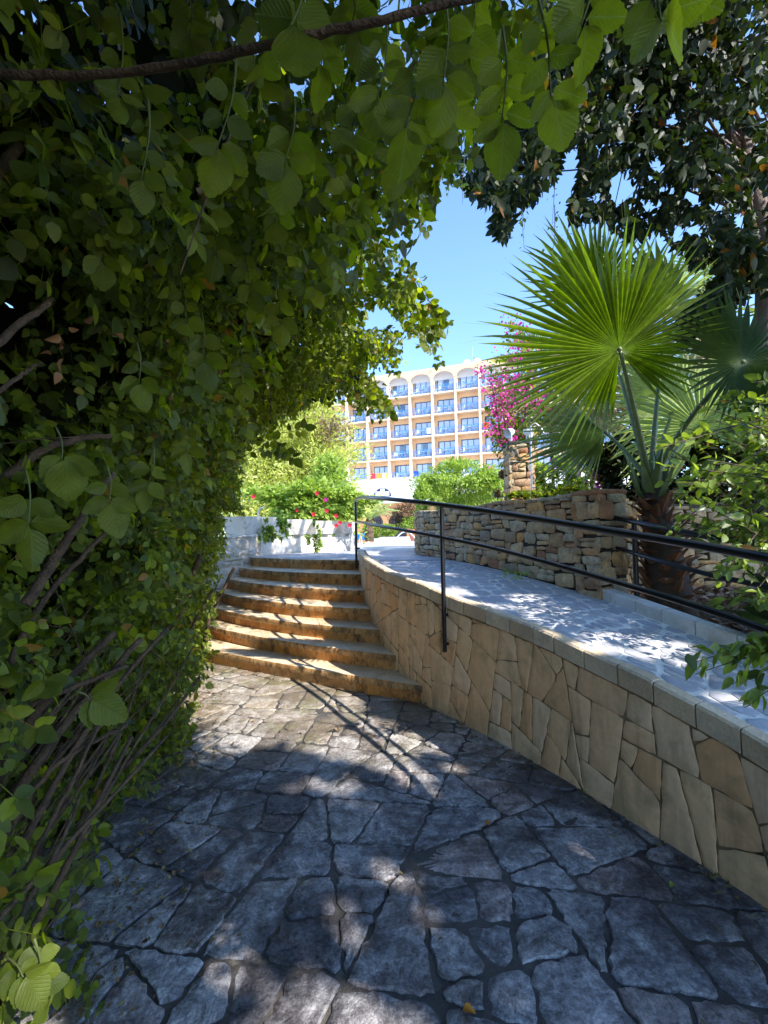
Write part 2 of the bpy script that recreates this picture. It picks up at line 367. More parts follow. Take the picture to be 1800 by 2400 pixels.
def inset(poly, dist):
    poly = np.asarray(poly); m = len(poly); cen = poly.mean(0); out = [p for p in poly]
    area = 0.5 * sum(poly[i][0] * poly[(i + 1) % m][1] - poly[(i + 1) % m][0] * poly[i][1] for i in range(m)); sg = 1 if area > 0 else -1
    for i in range(m):
        a, b = poly[i], poly[(i + 1) % m]; e = nn(b - a); n = np.array([e[1], -e[0]]) * sg
        out = clip_half(out, n, a @ n - dist)
        if len(out) < 3: return None
    return np.array(out)
def poly_area(p): return abs(.5 * sum(p[i][0] * p[(i + 1) % len(p)][1] - p[(i + 1) % len(p)][0] * p[i][1] for i in range(len(p))))
def flags(mb, sites, bound, gap, mapf, hgt=.012, bev=.012, rough=.006, metric=(1, 1), seg=.05, keep=None, tilt=.004, corner=1, cells=None):
    """irregular flagstones: Voronoi cells, inset, rough outline, bevelled; mapf(x,y,h)->world"""
    for poly in (cells if cells is not None else voronoi(sites, bound, metric)):
        if poly is None: continue
        g_ = gap * random.uniform(.6, 1.5)
        q = inset(poly, g_)
        if q is None or poly_area(q) < .0016: continue
        # drop tiny edges
        pts = []
        for i in range(len(q)):
            a, b = q[i], q[(i + 1) % len(q)]; k = max(1, int(np.linalg.norm(b - a) / seg))
            for t in range(k):
                if np.linalg.norm(b - a) > .004 or t == 0: pts.append(a + (b - a) * t / k)
        pts = np.array(pts)
        for _ in range(corner):  # round the corners
            pts = .5 * pts + .25 * (np.roll(pts, 1, 0) + np.roll(pts, -1, 0))
        cen = pts.mean(0); pts = pts + rng.normal(0, rough, pts.shape)
        if keep is not None and not keep(cen): continue
        hh = hgt * random.uniform(.6, 1.25); tx, ty = random.gauss(0, tilt), random.gauss(0, tilt)
        m = len(pts); inn = cen + (pts - cen) * (1 - bev / (np.linalg.norm(pts - cen, axis=1, keepdims=True) + 1e-6)).clip(.5, 1)
        inn2 = cen + (inn - cen) * .55
        H = lambda p, base: base + (tx * (p[0] - cen[0]) + ty * (p[1] - cen[1])) / .2
        vs = [mapf(p[0], p[1], -.01) for p in pts] + [mapf(p[0], p[1], H(p, hh * .45)) for p in pts] + [mapf(p[0], p[1], H(p, hh)) for p in inn] + \
             [mapf(p[0], p[1], H(p, hh + random.gauss(0, .0012))) for p in inn2] + [mapf(cen[0], cen[1], hh)]
        fs = []
        for r in range(3):
            for i in range(m): j = (i + 1) % m; fs.append((r * m + i, r * m + j, (r + 1) * m + j, (r + 1) * m + i))
        for i in range(m): fs.append((3 * m + i, 3 * m + (i + 1) % m, 4 * m))
        mb.add(vs, fs)
def bsp(bound, area, metric=(1, 1), ang=.45, spread=.5):
    todo = [np.array(bound, float) * metric]; out = []
    while todo:
        p = todo.pop(); A = poly_area(p); c = p.mean(0)
        if A < area * random.uniform(1 - spread, 1 + spread * 1.6): out.append(p / metric); continue
        w_, v_ = np.linalg.eigh(np.cov((p - c).T)); ax = v_[:, 1]; a = random.gauss(0, ang); ca, sa = math.cos(a), math.sin(a)
        n = np.array([ax[0] * ca - ax[1] * sa, ax[0] * sa + ax[1] * ca]); d = p @ n; k = d.min() + (d.max() - d.min()) * random.uniform(.33, .67)
        q1, q2 = clip_half(list(p), n, k), clip_half(list(p), -n, -k)
        if ang < .5:
            for _ in range(12):
                okq = True
                for q in (q1, q2):
                    if len(q) < 4: okq = False; continue
                    q = np.array(q); e = np.roll(q, -1, 0) - q; l = np.linalg.norm(e, axis=1); e = e / (l[:, None] + 1e-9)
                    turn = (np.roll(e, 1, 0) * e).sum(1)
                    if turn.min() < -.45: okq = False
                if okq: break
                a = random.gauss(0, ang); ca, sa = math.cos(a), math.sin(a); n = np.array([ax[0] * ca - ax[1] * sa, ax[0] * sa + ax[1] * ca]); d = p @ n; k = d.min() + (d.max() - d.min()) * random.uniform(.35, .65)
                q1, q2 = clip_half(list(p), n, k), clip_half(list(p), -n, -k)
        if len(q1) < 3 or len(q2) < 3: out.append(p / metric); continue
        todo += [np.array(q1), np.array(q2)]
    return out
def merge_cut(cells, amt=.012):
    return [c for c in cells]
def poisson(bound, n, rmin, metric=(1, 1), tries=40):
    B = np.array(bound); lo, hi = B.min(0), B.max(0); pts = []; poly = [tuple(b) for b in bound]
    for _ in range(n * tries):
        if len(pts) >= n: break
        p = lo + rng.random(2) * (hi - lo)
        if not inpoly(np.array([p[0]]), np.array([p[1]]), poly)[0]: continue
        r = rmin * random.uniform(.65, 1.35)
        if all(((p[0] - q[0]) * metric[0]) ** 2 + ((p[1] - q[1]) * metric[1]) ** 2 > r * r for q in pts): pts.append(p)
    return pts

# leaf templates: quads ; leaf lies along +Y, normal +Z
def leaf_quad(wd=.32, fold=.06, droop=.08):
    V = np.array([[0, 0, 0], [0, .48, -droop * .15], [0, 1, -droop], [-wd * .72, .14, fold * .7], [-wd, .42, fold], [-wd * .62, .76, fold * .7 - droop * .55], [wd * .72, .14, fold * .7], [wd, .42, fold], [wd * .62, .76, fold * .7 - droop * .55]], float)
    return V, np.array([[0, 1, 4, 3], [1, 2, 5, 4], [0, 6, 7, 1], [1, 7, 8, 2]])
def compound(n_pairs=2, leaf=.3, wd=.36, spread=.95, term=1.25, seed=0):
    r = np.random.default_rng(seed); Vs = []; Qs = []; b = 0; V, Q = leaf_quad(wd)
    def put(base, ang, ln, zt):
        nonlocal b
        c, s_ = math.cos(ang), math.sin(ang); W = V * ln; tl = r.normal(0, .35)
        W = np.c_[W[:, 0] * math.cos(tl), W[:, 1], W[:, 2] + W[:, 0] * math.sin(tl)]
        W = np.c_[W[:, 0] * c - W[:, 1] * s_, W[:, 0] * s_ + W[:, 1] * c, W[:, 2] + W[:, 1] * zt]
        Vs.append(W + base); Qs.append(Q + b); b += len(V)
    for i in range(n_pairs):
        y = .18 + .5 * i / max(1, n_pairs - 1 if n_pairs > 1 else 1)
        for sg in (-1, 1): put(np.array([sg * .015, y + r.normal(0, .02), 0]), -sg * (spread + r.normal(0, .15)), leaf * r.uniform(.8, 1.1), r.normal(0, .25))
    put(np.array([0, .74, 0]), r.normal(0, .15), leaf * term, r.normal(-.1, .2))
    # rachis
    Vs.append(np.array([[-.008, 0, 0], [.008, 0, 0], [.005, .76, 0], [-.005, .76, 0]])); Qs.append(np.array([[0, 1, 2, 3]]) + b); b += 4
    return np.vstack(Vs), np.vstack(Qs)
def frames(yv, zhint):
    """rows: x,y,z axes from y direction and approx normal"""
    y = yv / (np.linalg.norm(yv, axis=1, keepdims=True) + 1e-9)
    x = np.cross(y, zhint); x /= (np.linalg.norm(x, axis=1, keepdims=True) + 1e-9); z = np.cross(x, y)
    return np.stack([x, y, z], 1)
def scatter(temps, pos, A, sc):
    """instances of templates -> V,Q arrays"""
    n = len(pos); which = rng.integers(0, len(temps), n); VV = []; QQ = []; b = 0
    for t, (T, Q) in enumerate(temps):
        idx = np.where(which == t)[0]
        if len(idx) == 0: continue
        W = np.einsum('vk,nkj->nvj', T, A[idx]) * sc[idx][:, None, None] + pos[idx][:, None, :]
        m = len(T); VV.append(W.reshape(-1, 3)); QQ.append((Q[None] + (np.arange(len(idx)) * m)[:, None, None] + b).reshape(-1, 4)); b += m * len(idx)
    return np.vstack(VV), np.vstack(QQ)
def unit(n): 
    v = rng.normal(size=(n, 3)); return v / np.linalg.norm(v, axis=1, keepdims=True)
CT = [compound(2, .34, .36, seed=s_) for s_ in range(4)] + [compound(1, .4, .38, seed=9), compound(3, .27, .36, seed=10)]
CT_SMALL = [compound(2, .42, .3, spread=.8, seed=21), compound(1, .5, .3, spread=.7, seed=22)]
LT = [leaf_quad(.3, .05, .1), leaf_quad(.26, .08, .2), leaf_quad(.34, .02, .02)]
def p0map(P):
    P = np.asarray(P); k = (P[:, 2]) / SUN[2]
    return P[:, 0] - SUN[0] * k, P[:, 1] - SUN[1] * k
def foliage(name, mat, pos, yv, zh, sc, temps, parent):
    V, Q = scatter(temps, pos, frames(yv, zh), sc)
    return quad_mesh(name, V, Q, mat, parent)
def D(pts): return [(x * 1.085, y * 1.085) for x, y in pts]
# ================================================================== SETTING
RIS = .16
# plan of the ramp wall (outer face) : photo base points resolved on the ground / treads
wall_pts = [PZ(842, 1312, 1.12)[:2], PZ(842, 1339, .96)[:2] * [1, .985], PZ(848, 1374, .8)[:2], PZ(854, 1413, .64)[:2], PZ(866, 1458, .48)[:2], PZ(886, 1511, .32)[:2], PZ(924, 1572, .16)[:2]]
for u, v in [(982, 1651), (1085, 1693), (1194, 1747), (1302, 1823), (1411, 1888), (1519, 1953), (1628, 2018), (1736, 2089), (1800, 2127)]: wall_pts.append(PZ(u, v, 0)[:2])
wall_pts += [np.array([1.62, 1.6]), np.array([1.68, 1.2]), np.array([1.72, .8]), np.array([1.74, .3])]
wp = np.array(wall_pts)
for _ in range(2): wp[1:-1] = .5 * wp[1:-1] + .25 * (wp[:-2] + wp[2:])
WC = Curve(catmull(wp, 8))
# cap height along the wall
capz = [(0, 1.285), (.45, 1.265), (.95, 1.235), (1.45, 1.21), (1.9, 1.18)]
for (u, Y, v) in [(924, 4.524, 1345), (982, 4.093, 1366), (1085, 3.706, 1402), (1194, 3.308, 1438), (1302, 2.879, 1484), (1411, 2.592, 1533), (1519, 2.358, 1581), (1628, 2.163, 1635), (1736, 1.986, 1692), (1800, 1.902, 1722)]:
    p_ = PY(u, v, Y); capz.append((WC.near(p_), p_[2]))
capz.append((WC.L, .42)); capz = np.array(capz); capz = capz[np.argsort(capz[:, 0])]
def cap_z(s): return float(np.interp(s, capz[:, 0], capz[:, 1]))
def WP(s, z, out=0.):   # point on wall face, 'out' metres towards the path
    p = WC.at(s); n = WC.nrm(s, -1); n = -n if n[0] > 0 else n
    return np.array([p[0] + n[0] * out, p[1] + n[1] * out, z])
# inner edge of ramp (foot of dry stone wall, then kerb)
inner = [PZ(*b)[:3] for b in [(990, 1303, 1.12), (1087, 1314, 1.115), (1160, 1333, 1.09), (1247, 1355, 1.04), (1345, 1382, .98), (1388, 1396, .955), (1415, 1404, .95), (1497, 1436, .91), (1605, 1480, .86), (1714, 1515, .80), (1800, 1550, .76)]]
inner += [np.array([2.45, 2.2, .68]), np.array([2.6, 1.6, .58]), np.array([2.7, .9, .5]), np.array([2.75, .3, .42])]
ip = np.array(inner); ip[1:-1] = .5 * ip[1:-1] + .25 * (ip[:-2] + ip[2:]); IC = Curve(catmull(ip, 6))

# ground sheet
def ground_z(x, y):
    if y < 9: return 1.12
    return 1.12 - .025 * (y - 9) if y < 42 else max(-.25, .3 - .025 * (y - 42))
mb = MB()
# lower level sheet under the path and hedge
mb.add([(-40, -30, -.02), (40, -30, -.02), (40, 8, -.02), (-40, 8, -.02)], [(0, 1, 2, 3)])
mb.build('lower_ground', M_['soil']); tag(bpy.data.objects['lower_ground'], kind='structure')
# upper ground (earth) with horizon
mb = MB(); ys = [9.5, 14, 20, 30, 42, 64, 100, 300, 900]
for y in ys:
    for x in (-700, -30, 30, 700): mb.v.append((x, y, ground_z(0, y) - .03))
for i in range(len(ys) - 1):
    for j in range(3): a = i * 4 + j; mb.f.append((a, a + 1, a + 5, a + 4)); mb.m.append(0)
tag(mb.build('ground', plain('dry_ground', g(.42, .36, .26), .9, 0, .3, .6)), kind='structure')

# lower path of irregular flagstones
bound = [(-3.2, .4), (2.1, .4), (2.0, 1.9), (1.6, 2.9), (1.0, 3.9), (.4, 4.35), (-1.0, 5.1), (-2.6, 6.1), (-3.4, 6.0)]
mb = MB()
def path_keep(c):
    s_ = WC.near(c); p = WC.at(s_); return True
flags(mb, None, bound, .0062, lambda x, y, h_: np.array([x, y, h_ - .004 + .01 * math.sin(x * 2.1 + y) * math.sin(y * 1.7)]), hgt=.0095, bev=.007, rough=.0055, seg=.028, keep=path_keep, tilt=.0022, corner=2, cells=bsp(bound, .082, ang=.42, spread=.7))
PATH = tag(mb.build('path', M_['path'], smooth=False, auto=40), kind='structure')
mb = MB(); nx, ny = 60, 60
for i in range(nx + 1):
    for j in range(ny + 1):
        x = -3.6 + 6 * i / nx; y = .2 + 6.4 * j / ny
        mb.v.append((x, y, -.003 + .004 * math.sin(x * 7 + y * 3) + .01 * math.sin(x * 2.1 + y) * math.sin(y * 1.7) - .0))
for i in range(nx):
    for j in range(ny): a = i * (ny + 1) + j; mb.f.append((a, a + ny + 1, a + ny + 2, a + 1)); mb.m.append(0)
tag(mb.build('path_bedding', M_['mortar_dark'], smooth=True), kind='structure')

# ------------------------------------------------------------------ staircase
sag = [.06, .13, .2, .26, .24, .18, .1]
Lp = [(-2.45, 5.70), (-2.6, 6.30), (-2.70, 6.82), (-2.72, 7.26), (-2.66, 7.6), (-2.53, 7.83), (-2.375, 8.05)]
sR = [WC.near(p) for p in [PZ(982, 1651, 0), PZ(924, 1572, .16), PZ(886, 1511, .32), PZ(866, 1458, .48), PZ(854, 1413, .64), PZ(848, 1374, .8), PZ(842, 1339, .96)]]
def rcurve(k, n=24):
    if k >= 7: # back line of terrace edge
        a = WC.at(0) + [.02, .45]; b = np.array([-2.3, 8.5])
        return np.array([a + (b - a) * t for t in np.linspace(0, 1, n)])
    a = WC.at(sR[k]) + np.array([.03, 0]); b = np.array(Lp[k])
    if k == 6: a = np.array([-.36, 6.78])
    if k == 5: a = np.array([-.305, 6.26])
    out = []
    for t in np.linspace(0, 1, n):
        p = a + (b - a) * t; d = nn(b - a); nrm = np.array([d[1], -d[0]]); nrm = -nrm if nrm[1] > 0 else nrm
        out.append(p + nrm * sag[k] * 4 * t * (1 - t))
    return np.array(out)
RC = [rcurve(k) for k in range(8)]
stair = empty('stone_staircase', (-1.2, 5.5, 0), 'wide curved flight of seven worn ochre stone steps rising beside the ramp wall', 'staircase')
for k in range(7):
    c0, c1 = Curve(RC[k]), Curve(RC[k + 1]); zt = (k + 1) * RIS; th = .068; L0, L1 = c0.L, c1.L
    step = MB(); d0 = nn(RC[k][-1] - RC[k][0]); fr = np.array([d0[1], -d0[0]]); fr = -fr if fr[1] > 0 else fr
    # slab pieces
    joints = [0.]; 
    while joints[-1] < 1: joints.append(joints[-1] + random.uniform(.5, .85) / L0)
    joints[-1] = 1.
    for a, b in zip(joints[:-1], joints[1:]):
        if b - a < .03: continue
        n = 6; gp = .0022 / L0; dz = random.gauss(0, .0012); ts = np.linspace(a + gp, b - gp, n + 1)
        rings = []
        for t in ts:
            e = fr * (.016 + .0015 * math.sin(t * 40 + k)); f0 = c0.at(t * L0); bk = c1.at(t * L1) - fr * .03
            P = lambda xy, z: (xy[0], xy[1], z)
            w1 = f0 + e; w2 = f0 + e * .35
            mid = f0 * .5 + bk * .5
            rings.append([P(f0, zt - th), P(w1 - fr * .003, zt - th), P(w1, zt - th + .006), P(w1, zt - .011 + dz), P(w1 - fr * .004, zt - .004 + dz), P(w1 - fr * .013, zt + dz), P(mid, zt - .004 + dz), P(bk, zt + dz + .003), P(bk, zt - th)])
        m = len(rings[0]); vs = [p for r in rings for p in r]; fs = []
        for i in range(n):
            for j in range(m): q = (j + 1) % m; fs.append((i * m + j, (i + 1) * m + j, (i + 1) * m + q, i * m + q))
        fs.append(tuple(range(m))); fs.append(tuple(range(n * m + m - 1, n * m - 1, -1)))
        step.add(vs, fs)
    st = step.build('step', M_['tread'], stair, auto=35)
    # riser blocks
    rb = MB(); joints = [0.]
    while joints[-1] < 1: joints.append(joints[-1] + random.uniform(.25, .45) / L0)
    joints[-1] = 1.
    for a, b in zip(joints[:-1], joints[1:]):
        if b - a < .02: continue
        n = 4; gp = .0018 / L0; ts = np.linspace(a + gp, b - gp, n + 1); rings = []; o_ = random.gauss(0, .0015)
        for t in ts:
            f0 = c0.at(t * L0) + fr * (o_ + random.gauss(0, .0006)); bk = f0 - fr * .06
            rings.append([(f0[0], f0[1], zt - RIS - .02), (f0[0], f0[1], zt - th - .001), (bk[0], bk[1], zt - th - .001), (bk[0], bk[1], zt - RIS - .02)])
        vs = [p for r in rings for p in r]; fs = []
        for i in range(n):
            for j in range(4): q = (j + 1) % 4; fs.append((i * 4 + j, (i + 1) * 4 + j, (i + 1) * 4 + q, i * 4 + q))
        fs.append((0, 1, 2, 3)); fs.append((n * 4 + 3, n * 4 + 2, n * 4 + 1, n * 4)); rb.add(vs, fs)
    # dark backing core
    n = 14
    for i in range(n):
        for (t0, t1) in [(i / n, (i + 1) / n)]:
            a0, a1 = c0.at(t0 * L0) - fr * .03, c0.at(t1 * L0) - fr * .03; b0, b1 = c1.at(t0 * L1) - fr * .06, c1.at(t1 * L1) - fr * .06
            rb.add([(a0[0], a0[1], zt - RIS - .02), (a1[0], a1[1], zt - RIS - .02), (a1[0], a1[1], zt - .02), (a0[0], a0[1], zt - .02), (b0[0], b0[1], zt - .02), (b1[0], b1[1], zt - .02)], [(0, 1, 2, 3), (3, 2, 5, 4)], 1)
    rb.build('riser', [M_['riser'], M_['mortar_dark']], st, auto=35)

# ------------------------------------------------------------------ ramp wall with cream cladding
rw = empty('ramp_wall', (*WC.at(3.0), 0), 'curved retaining wall of the ramp clad in large irregular cream flagstones, topped by pale blocks', 'retaining wall')
mb = MB(); S = np.linspace(0, WC.L, 90); CAPH = .115
rows = []
for s_ in S:
    zc = cap_z(s_) - .02; o_ = WP(s_, -.1, 0); i_ = WP(s_, -.1, -.2); rows.append([o_, WP(s_, zc, 0), WP(s_, zc, -.1), WP(s_, -.1, -.1)])
vs = [p for r in rows for p in r]; fs = []
for i in range(len(rows) - 1):
    for j in range(4): q = (j + 1) % 4; fs.append((i * 4 + j, (i + 1) * 4 + j, (i + 1) * 4 + q, i * 4 + q))
fs += [(0, 1, 2, 3), tuple(4 * (len(rows) - 1) + k for k in (3, 2, 1, 0))]
mb.add(vs, fs); mb.build('wall_core', M_['clad_joint'], rw, smooth=False, auto=30)
# cladding: two zones, tall stones by the steps, mixed further on
mb = MB(); nb = []
for s_ in np.linspace(.02, WC.L - .02, 40): nb.append((s_, cap_z(s_) - CAPH - .012))
bound = [(.02, -.06), (WC.L - .02, -.06)] + nb[::-1]
st_ = poisson([(0, -.1), (WC.L, -.1), (WC.L, 1.2), (0, 1.3)], 260, .19, metric=(1.35, .72))
# convex clipping bound: use box, then trim by height in the mapping
bx = [(.01, -.08), (WC.L - .01, -.08), (WC.L - .01, 1.35), (.01, 1.35)]
def clad_flags(mb, sites):
    for poly in bsp(bx, .062, (1.3, .82), .3, .6):
        if poly is None: continue
        # trim top by the local sloping line under the capping
        cs = poly[:, 0].mean(); z0 = cap_z(cs) - CAPH - .008; sl_ = (cap_z(min(WC.L, cs + .1)) - cap_z(max(0, cs - .1))) / .2
        n = nn(np.array([-sl_, 1])); pl = clip_half(list(poly), n, np.array([cs, z0]) @ n)
        if len(pl) < 3: continue
        pl = np.array(pl)
        q = inset(pl, random.uniform(.0012, .0042))
        if q is None or poly_area(q) < .002: continue
        pts = []
        for i in range(len(q)):
            a, b = q[i], q[(i + 1) % len(q)]; k = max(1, int(np.linalg.norm(b - a) / .04))
            for t in range(k): pts.append(a + (b - a) * t / k)
        pts = np.array(pts); pts = .8 * pts + .1 * (np.roll(pts, 1, 0) + np.roll(pts, -1, 0)); pts += rng.normal(0, .0028, pts.shape)
        cen = pts.mean(0); m = len(pts); dd = pts - cen; inn = cen + dd * (1 - .009 / (np.linalg.norm(dd, axis=1, keepdims=True) + 1e-6)); hh = random.uniform(.004, .0075); tx = random.gauss(0, .004)
        HH = lambda p: hh + tx * (p[0] - cen[0])
        vs = [WP(p[0], p[1], -.01) for p in pts] + [WP(p[0], p[1], HH(p) * .5) for p in pts] + [WP(p[0], p[1], HH(p)) for p in inn] + [WP(p[0], p[1], HH(p)) for p in (cen + (inn - cen) * .5)] + [WP(cen[0], cen[1], hh)]
        fs = []
        for r in range(3):
            for i in range(m): j = (i + 1) % m; fs.append((r * m + i, r * m + j, (r + 1) * m + j, (r + 1) * m + i))
        for i in range(m): fs.append((3 * m + i, 3 * m + (i + 1) % m, 4 * m))
        mb.add(vs, fs)
clad_flags(mb, st_); mb.build('stone_cladding', M_['clad'], rw, auto=50)
# capping blocks
mb = MB(); s_ = .0
while s_ < WC.L - .1:
    ln = random.uniform(.17, .26) if s_ > 1.5 else random.uniform(.14, .2); e = min(WC.L, s_ + ln); a, b = s_ + .0055, e - .0055
    dz = random.gauss(0, .002); vs = []; tw = .055
    for t in np.linspace(a, b, 4):
        z = cap_z(t) + dz
        for (o_, zz) in ((.004, -CAPH), (.018, -CAPH + .006), (.02, -.012), (.008, 0), (-tw, .001), (-tw, -CAPH)): vs.append(WP(t, z + zz, o_))
    fs = [(0, 1, 2, 3, 4, 5), (23, 22, 21, 20, 19, 18)]
    for i in range(3):
        for j in range(6): q = (j + 1) % 6; fs.append((i * 6 + j, (i + 1) * 6 + j, (i + 1) * 6 + q, i * 6 + q))
    mb.add(vs, fs); s_ = e
mb.build('capping', M_['cap'], rw, auto=30)
mb = MB(); vs = []; fs = []
for i, s_ in enumerate(S):
    z = cap_z(s_)
    vs += [WP(s_, z - CAPH, .006), WP(s_, z - .01, .006), WP(s_, z - .01, -.05), WP(s_, z - CAPH, -.05)]
for i in range(len(S) - 1):
    for j in range(4): q = (j + 1) % 4; fs.append((i * 4 + j, (i + 1) * 4 + j, (i + 1) * 4 + q, i * 4 + q))
mb.add(vs, fs); mb.build('capping_mortar', M_['clad_joint'], rw)

# ------------------------------------------------------------------ ramp surface and terrace
def ramp_out_z(s): return min(cap_z(s) - .006, 1.115)
def ramp_pt(a, b, h_=0.):
    """a 0..1 down the ramp, b 0..1 across"""
    so_ = a * WC.L; o_ = WP(so_, ramp_out_z(so_), -.055); i_ = IC.at(.0 + a ** 1.0 * IC.L)
    p = o_ * (1 - b) + np.array(i_) * b; p[2] += h_; return p
# correspondences so cross lines stay square to the ramp
sI = []
for a in np.linspace(0, 1, 60):
    p = WC.at(a * WC.L); n = -WC.nrm(a * WC.L, -1); n = n if n[0] > 0 else -n
    best = min(range(len(IC.P)), key=lambda i: abs((IC.P[i][:2] - p) @ np.array([-n[1], n[0]])) + .25 * np.linalg.norm(IC.P[i][:2] - p)); sI.append(IC.s[best])
sI = np.maximum.accumulate(sI)
def ramp_pt(a, b, h_=0.):
    so_ = a * WC.L; o_ = WP(so_, ramp_out_z(so_), -.05); i_ = IC.at(float(np.interp(a, np.linspace(0, 1, 60), sI)))
    p = o_ * (1 - b) + np.array(i_) * b; p[2] += h_; return p
mb = MB(); na, nb_ = 80, 12
for i in range(na + 1):
    for j in range(nb_ + 1): mb.v.append(tuple(ramp_pt(i / na, -.0 + 1.05 * j / nb_, -.006)))
for i in range(na):
    for j in range(nb_): q = i * (nb_ + 1) + j; mb.f.append((q, q + 1, q + nb_ + 2, q + nb_ + 1)); mb.m.append(0)
tag(mb.build('ramp_bedding', M_['mortar_light'], smooth=True), kind='structure')
mb = MB(); Wd = 1.15
bound = [(.0, .005), (WC.L, .005), (WC.L, Wd - .01), (.0, Wd - .01)]
flags(mb, None, bound, .007, lambda x, y, h_: ramp_pt(min(1, max(0, x / WC.L)), y / Wd, max(h_, -.012) * .6 - .004), hgt=.0045, bev=.005, rough=.004, seg=.05, tilt=.0003, corner=1, cells=bsp(bound, .036, ang=.4))
tag(mb.build('ramp', M_['ramp'], auto=40), kind='structure')
# terrace
mb = MB(); 
tp_ = [tuple(p) for p in RC[6][::-1]]   # from left end to right end along top nosing
front = [(-2.35, 8.2)] + [(p[0], p[1] + .3) for p in RC[6][::-1]] 
xs = np.linspace(-14, 12, 53); ysr = [7.0, 7.3, 7.6, 8, 8.5, 9, 11, 14, 18, 24, 32, 42, 60]
def fline(x):  # y where terrace starts
    if x < -2.375: return 8.1
    if x < -.36: return float(np.interp(x, RC[6][::-1][:, 0], RC[6][::-1][:, 1])) + .12
    if x < .1: return 6.75
    return 6.6
for x in xs:
    for y in ysr:
        yy = max(y, fline(x)) if y < 9 else y
        if y <= 8.5: yy = fline(x) + (9 - fline(x)) * (y - 7) / 2.
        mb.v.append((x, yy, ground_z(x, max(yy, 8)) - (.0 if yy > 9 else .0)))
m = len(ysr)
for i in range(len(xs) - 1):
    for j in range(m - 1): a = i * m + j; mb.f.append((a, a + m, a + m + 1, a + 1)); mb.m.append(0)
tag(mb.build('terrace', M_['terrace'], smooth=True), kind='structure')
mb = MB(); bound = [(-2.3, 8.0), (-.38, 6.95), (.62, 6.75), (1.2, 7.0), (1.2, 11.5), (-2.3, 11.5)]
flags(mb, poisson(bound, 170, .24), bound, .009, lambda x, y, h_: np.array([x, y, ground_z(x, y) + max(-.012, h_) * .5 - .001]), hgt=.010, bev=.01, rough=.006, seg=.07, tilt=.001)
tag(mb.build('terrace_paving', M_['ramp'], auto=40), kind='structure')

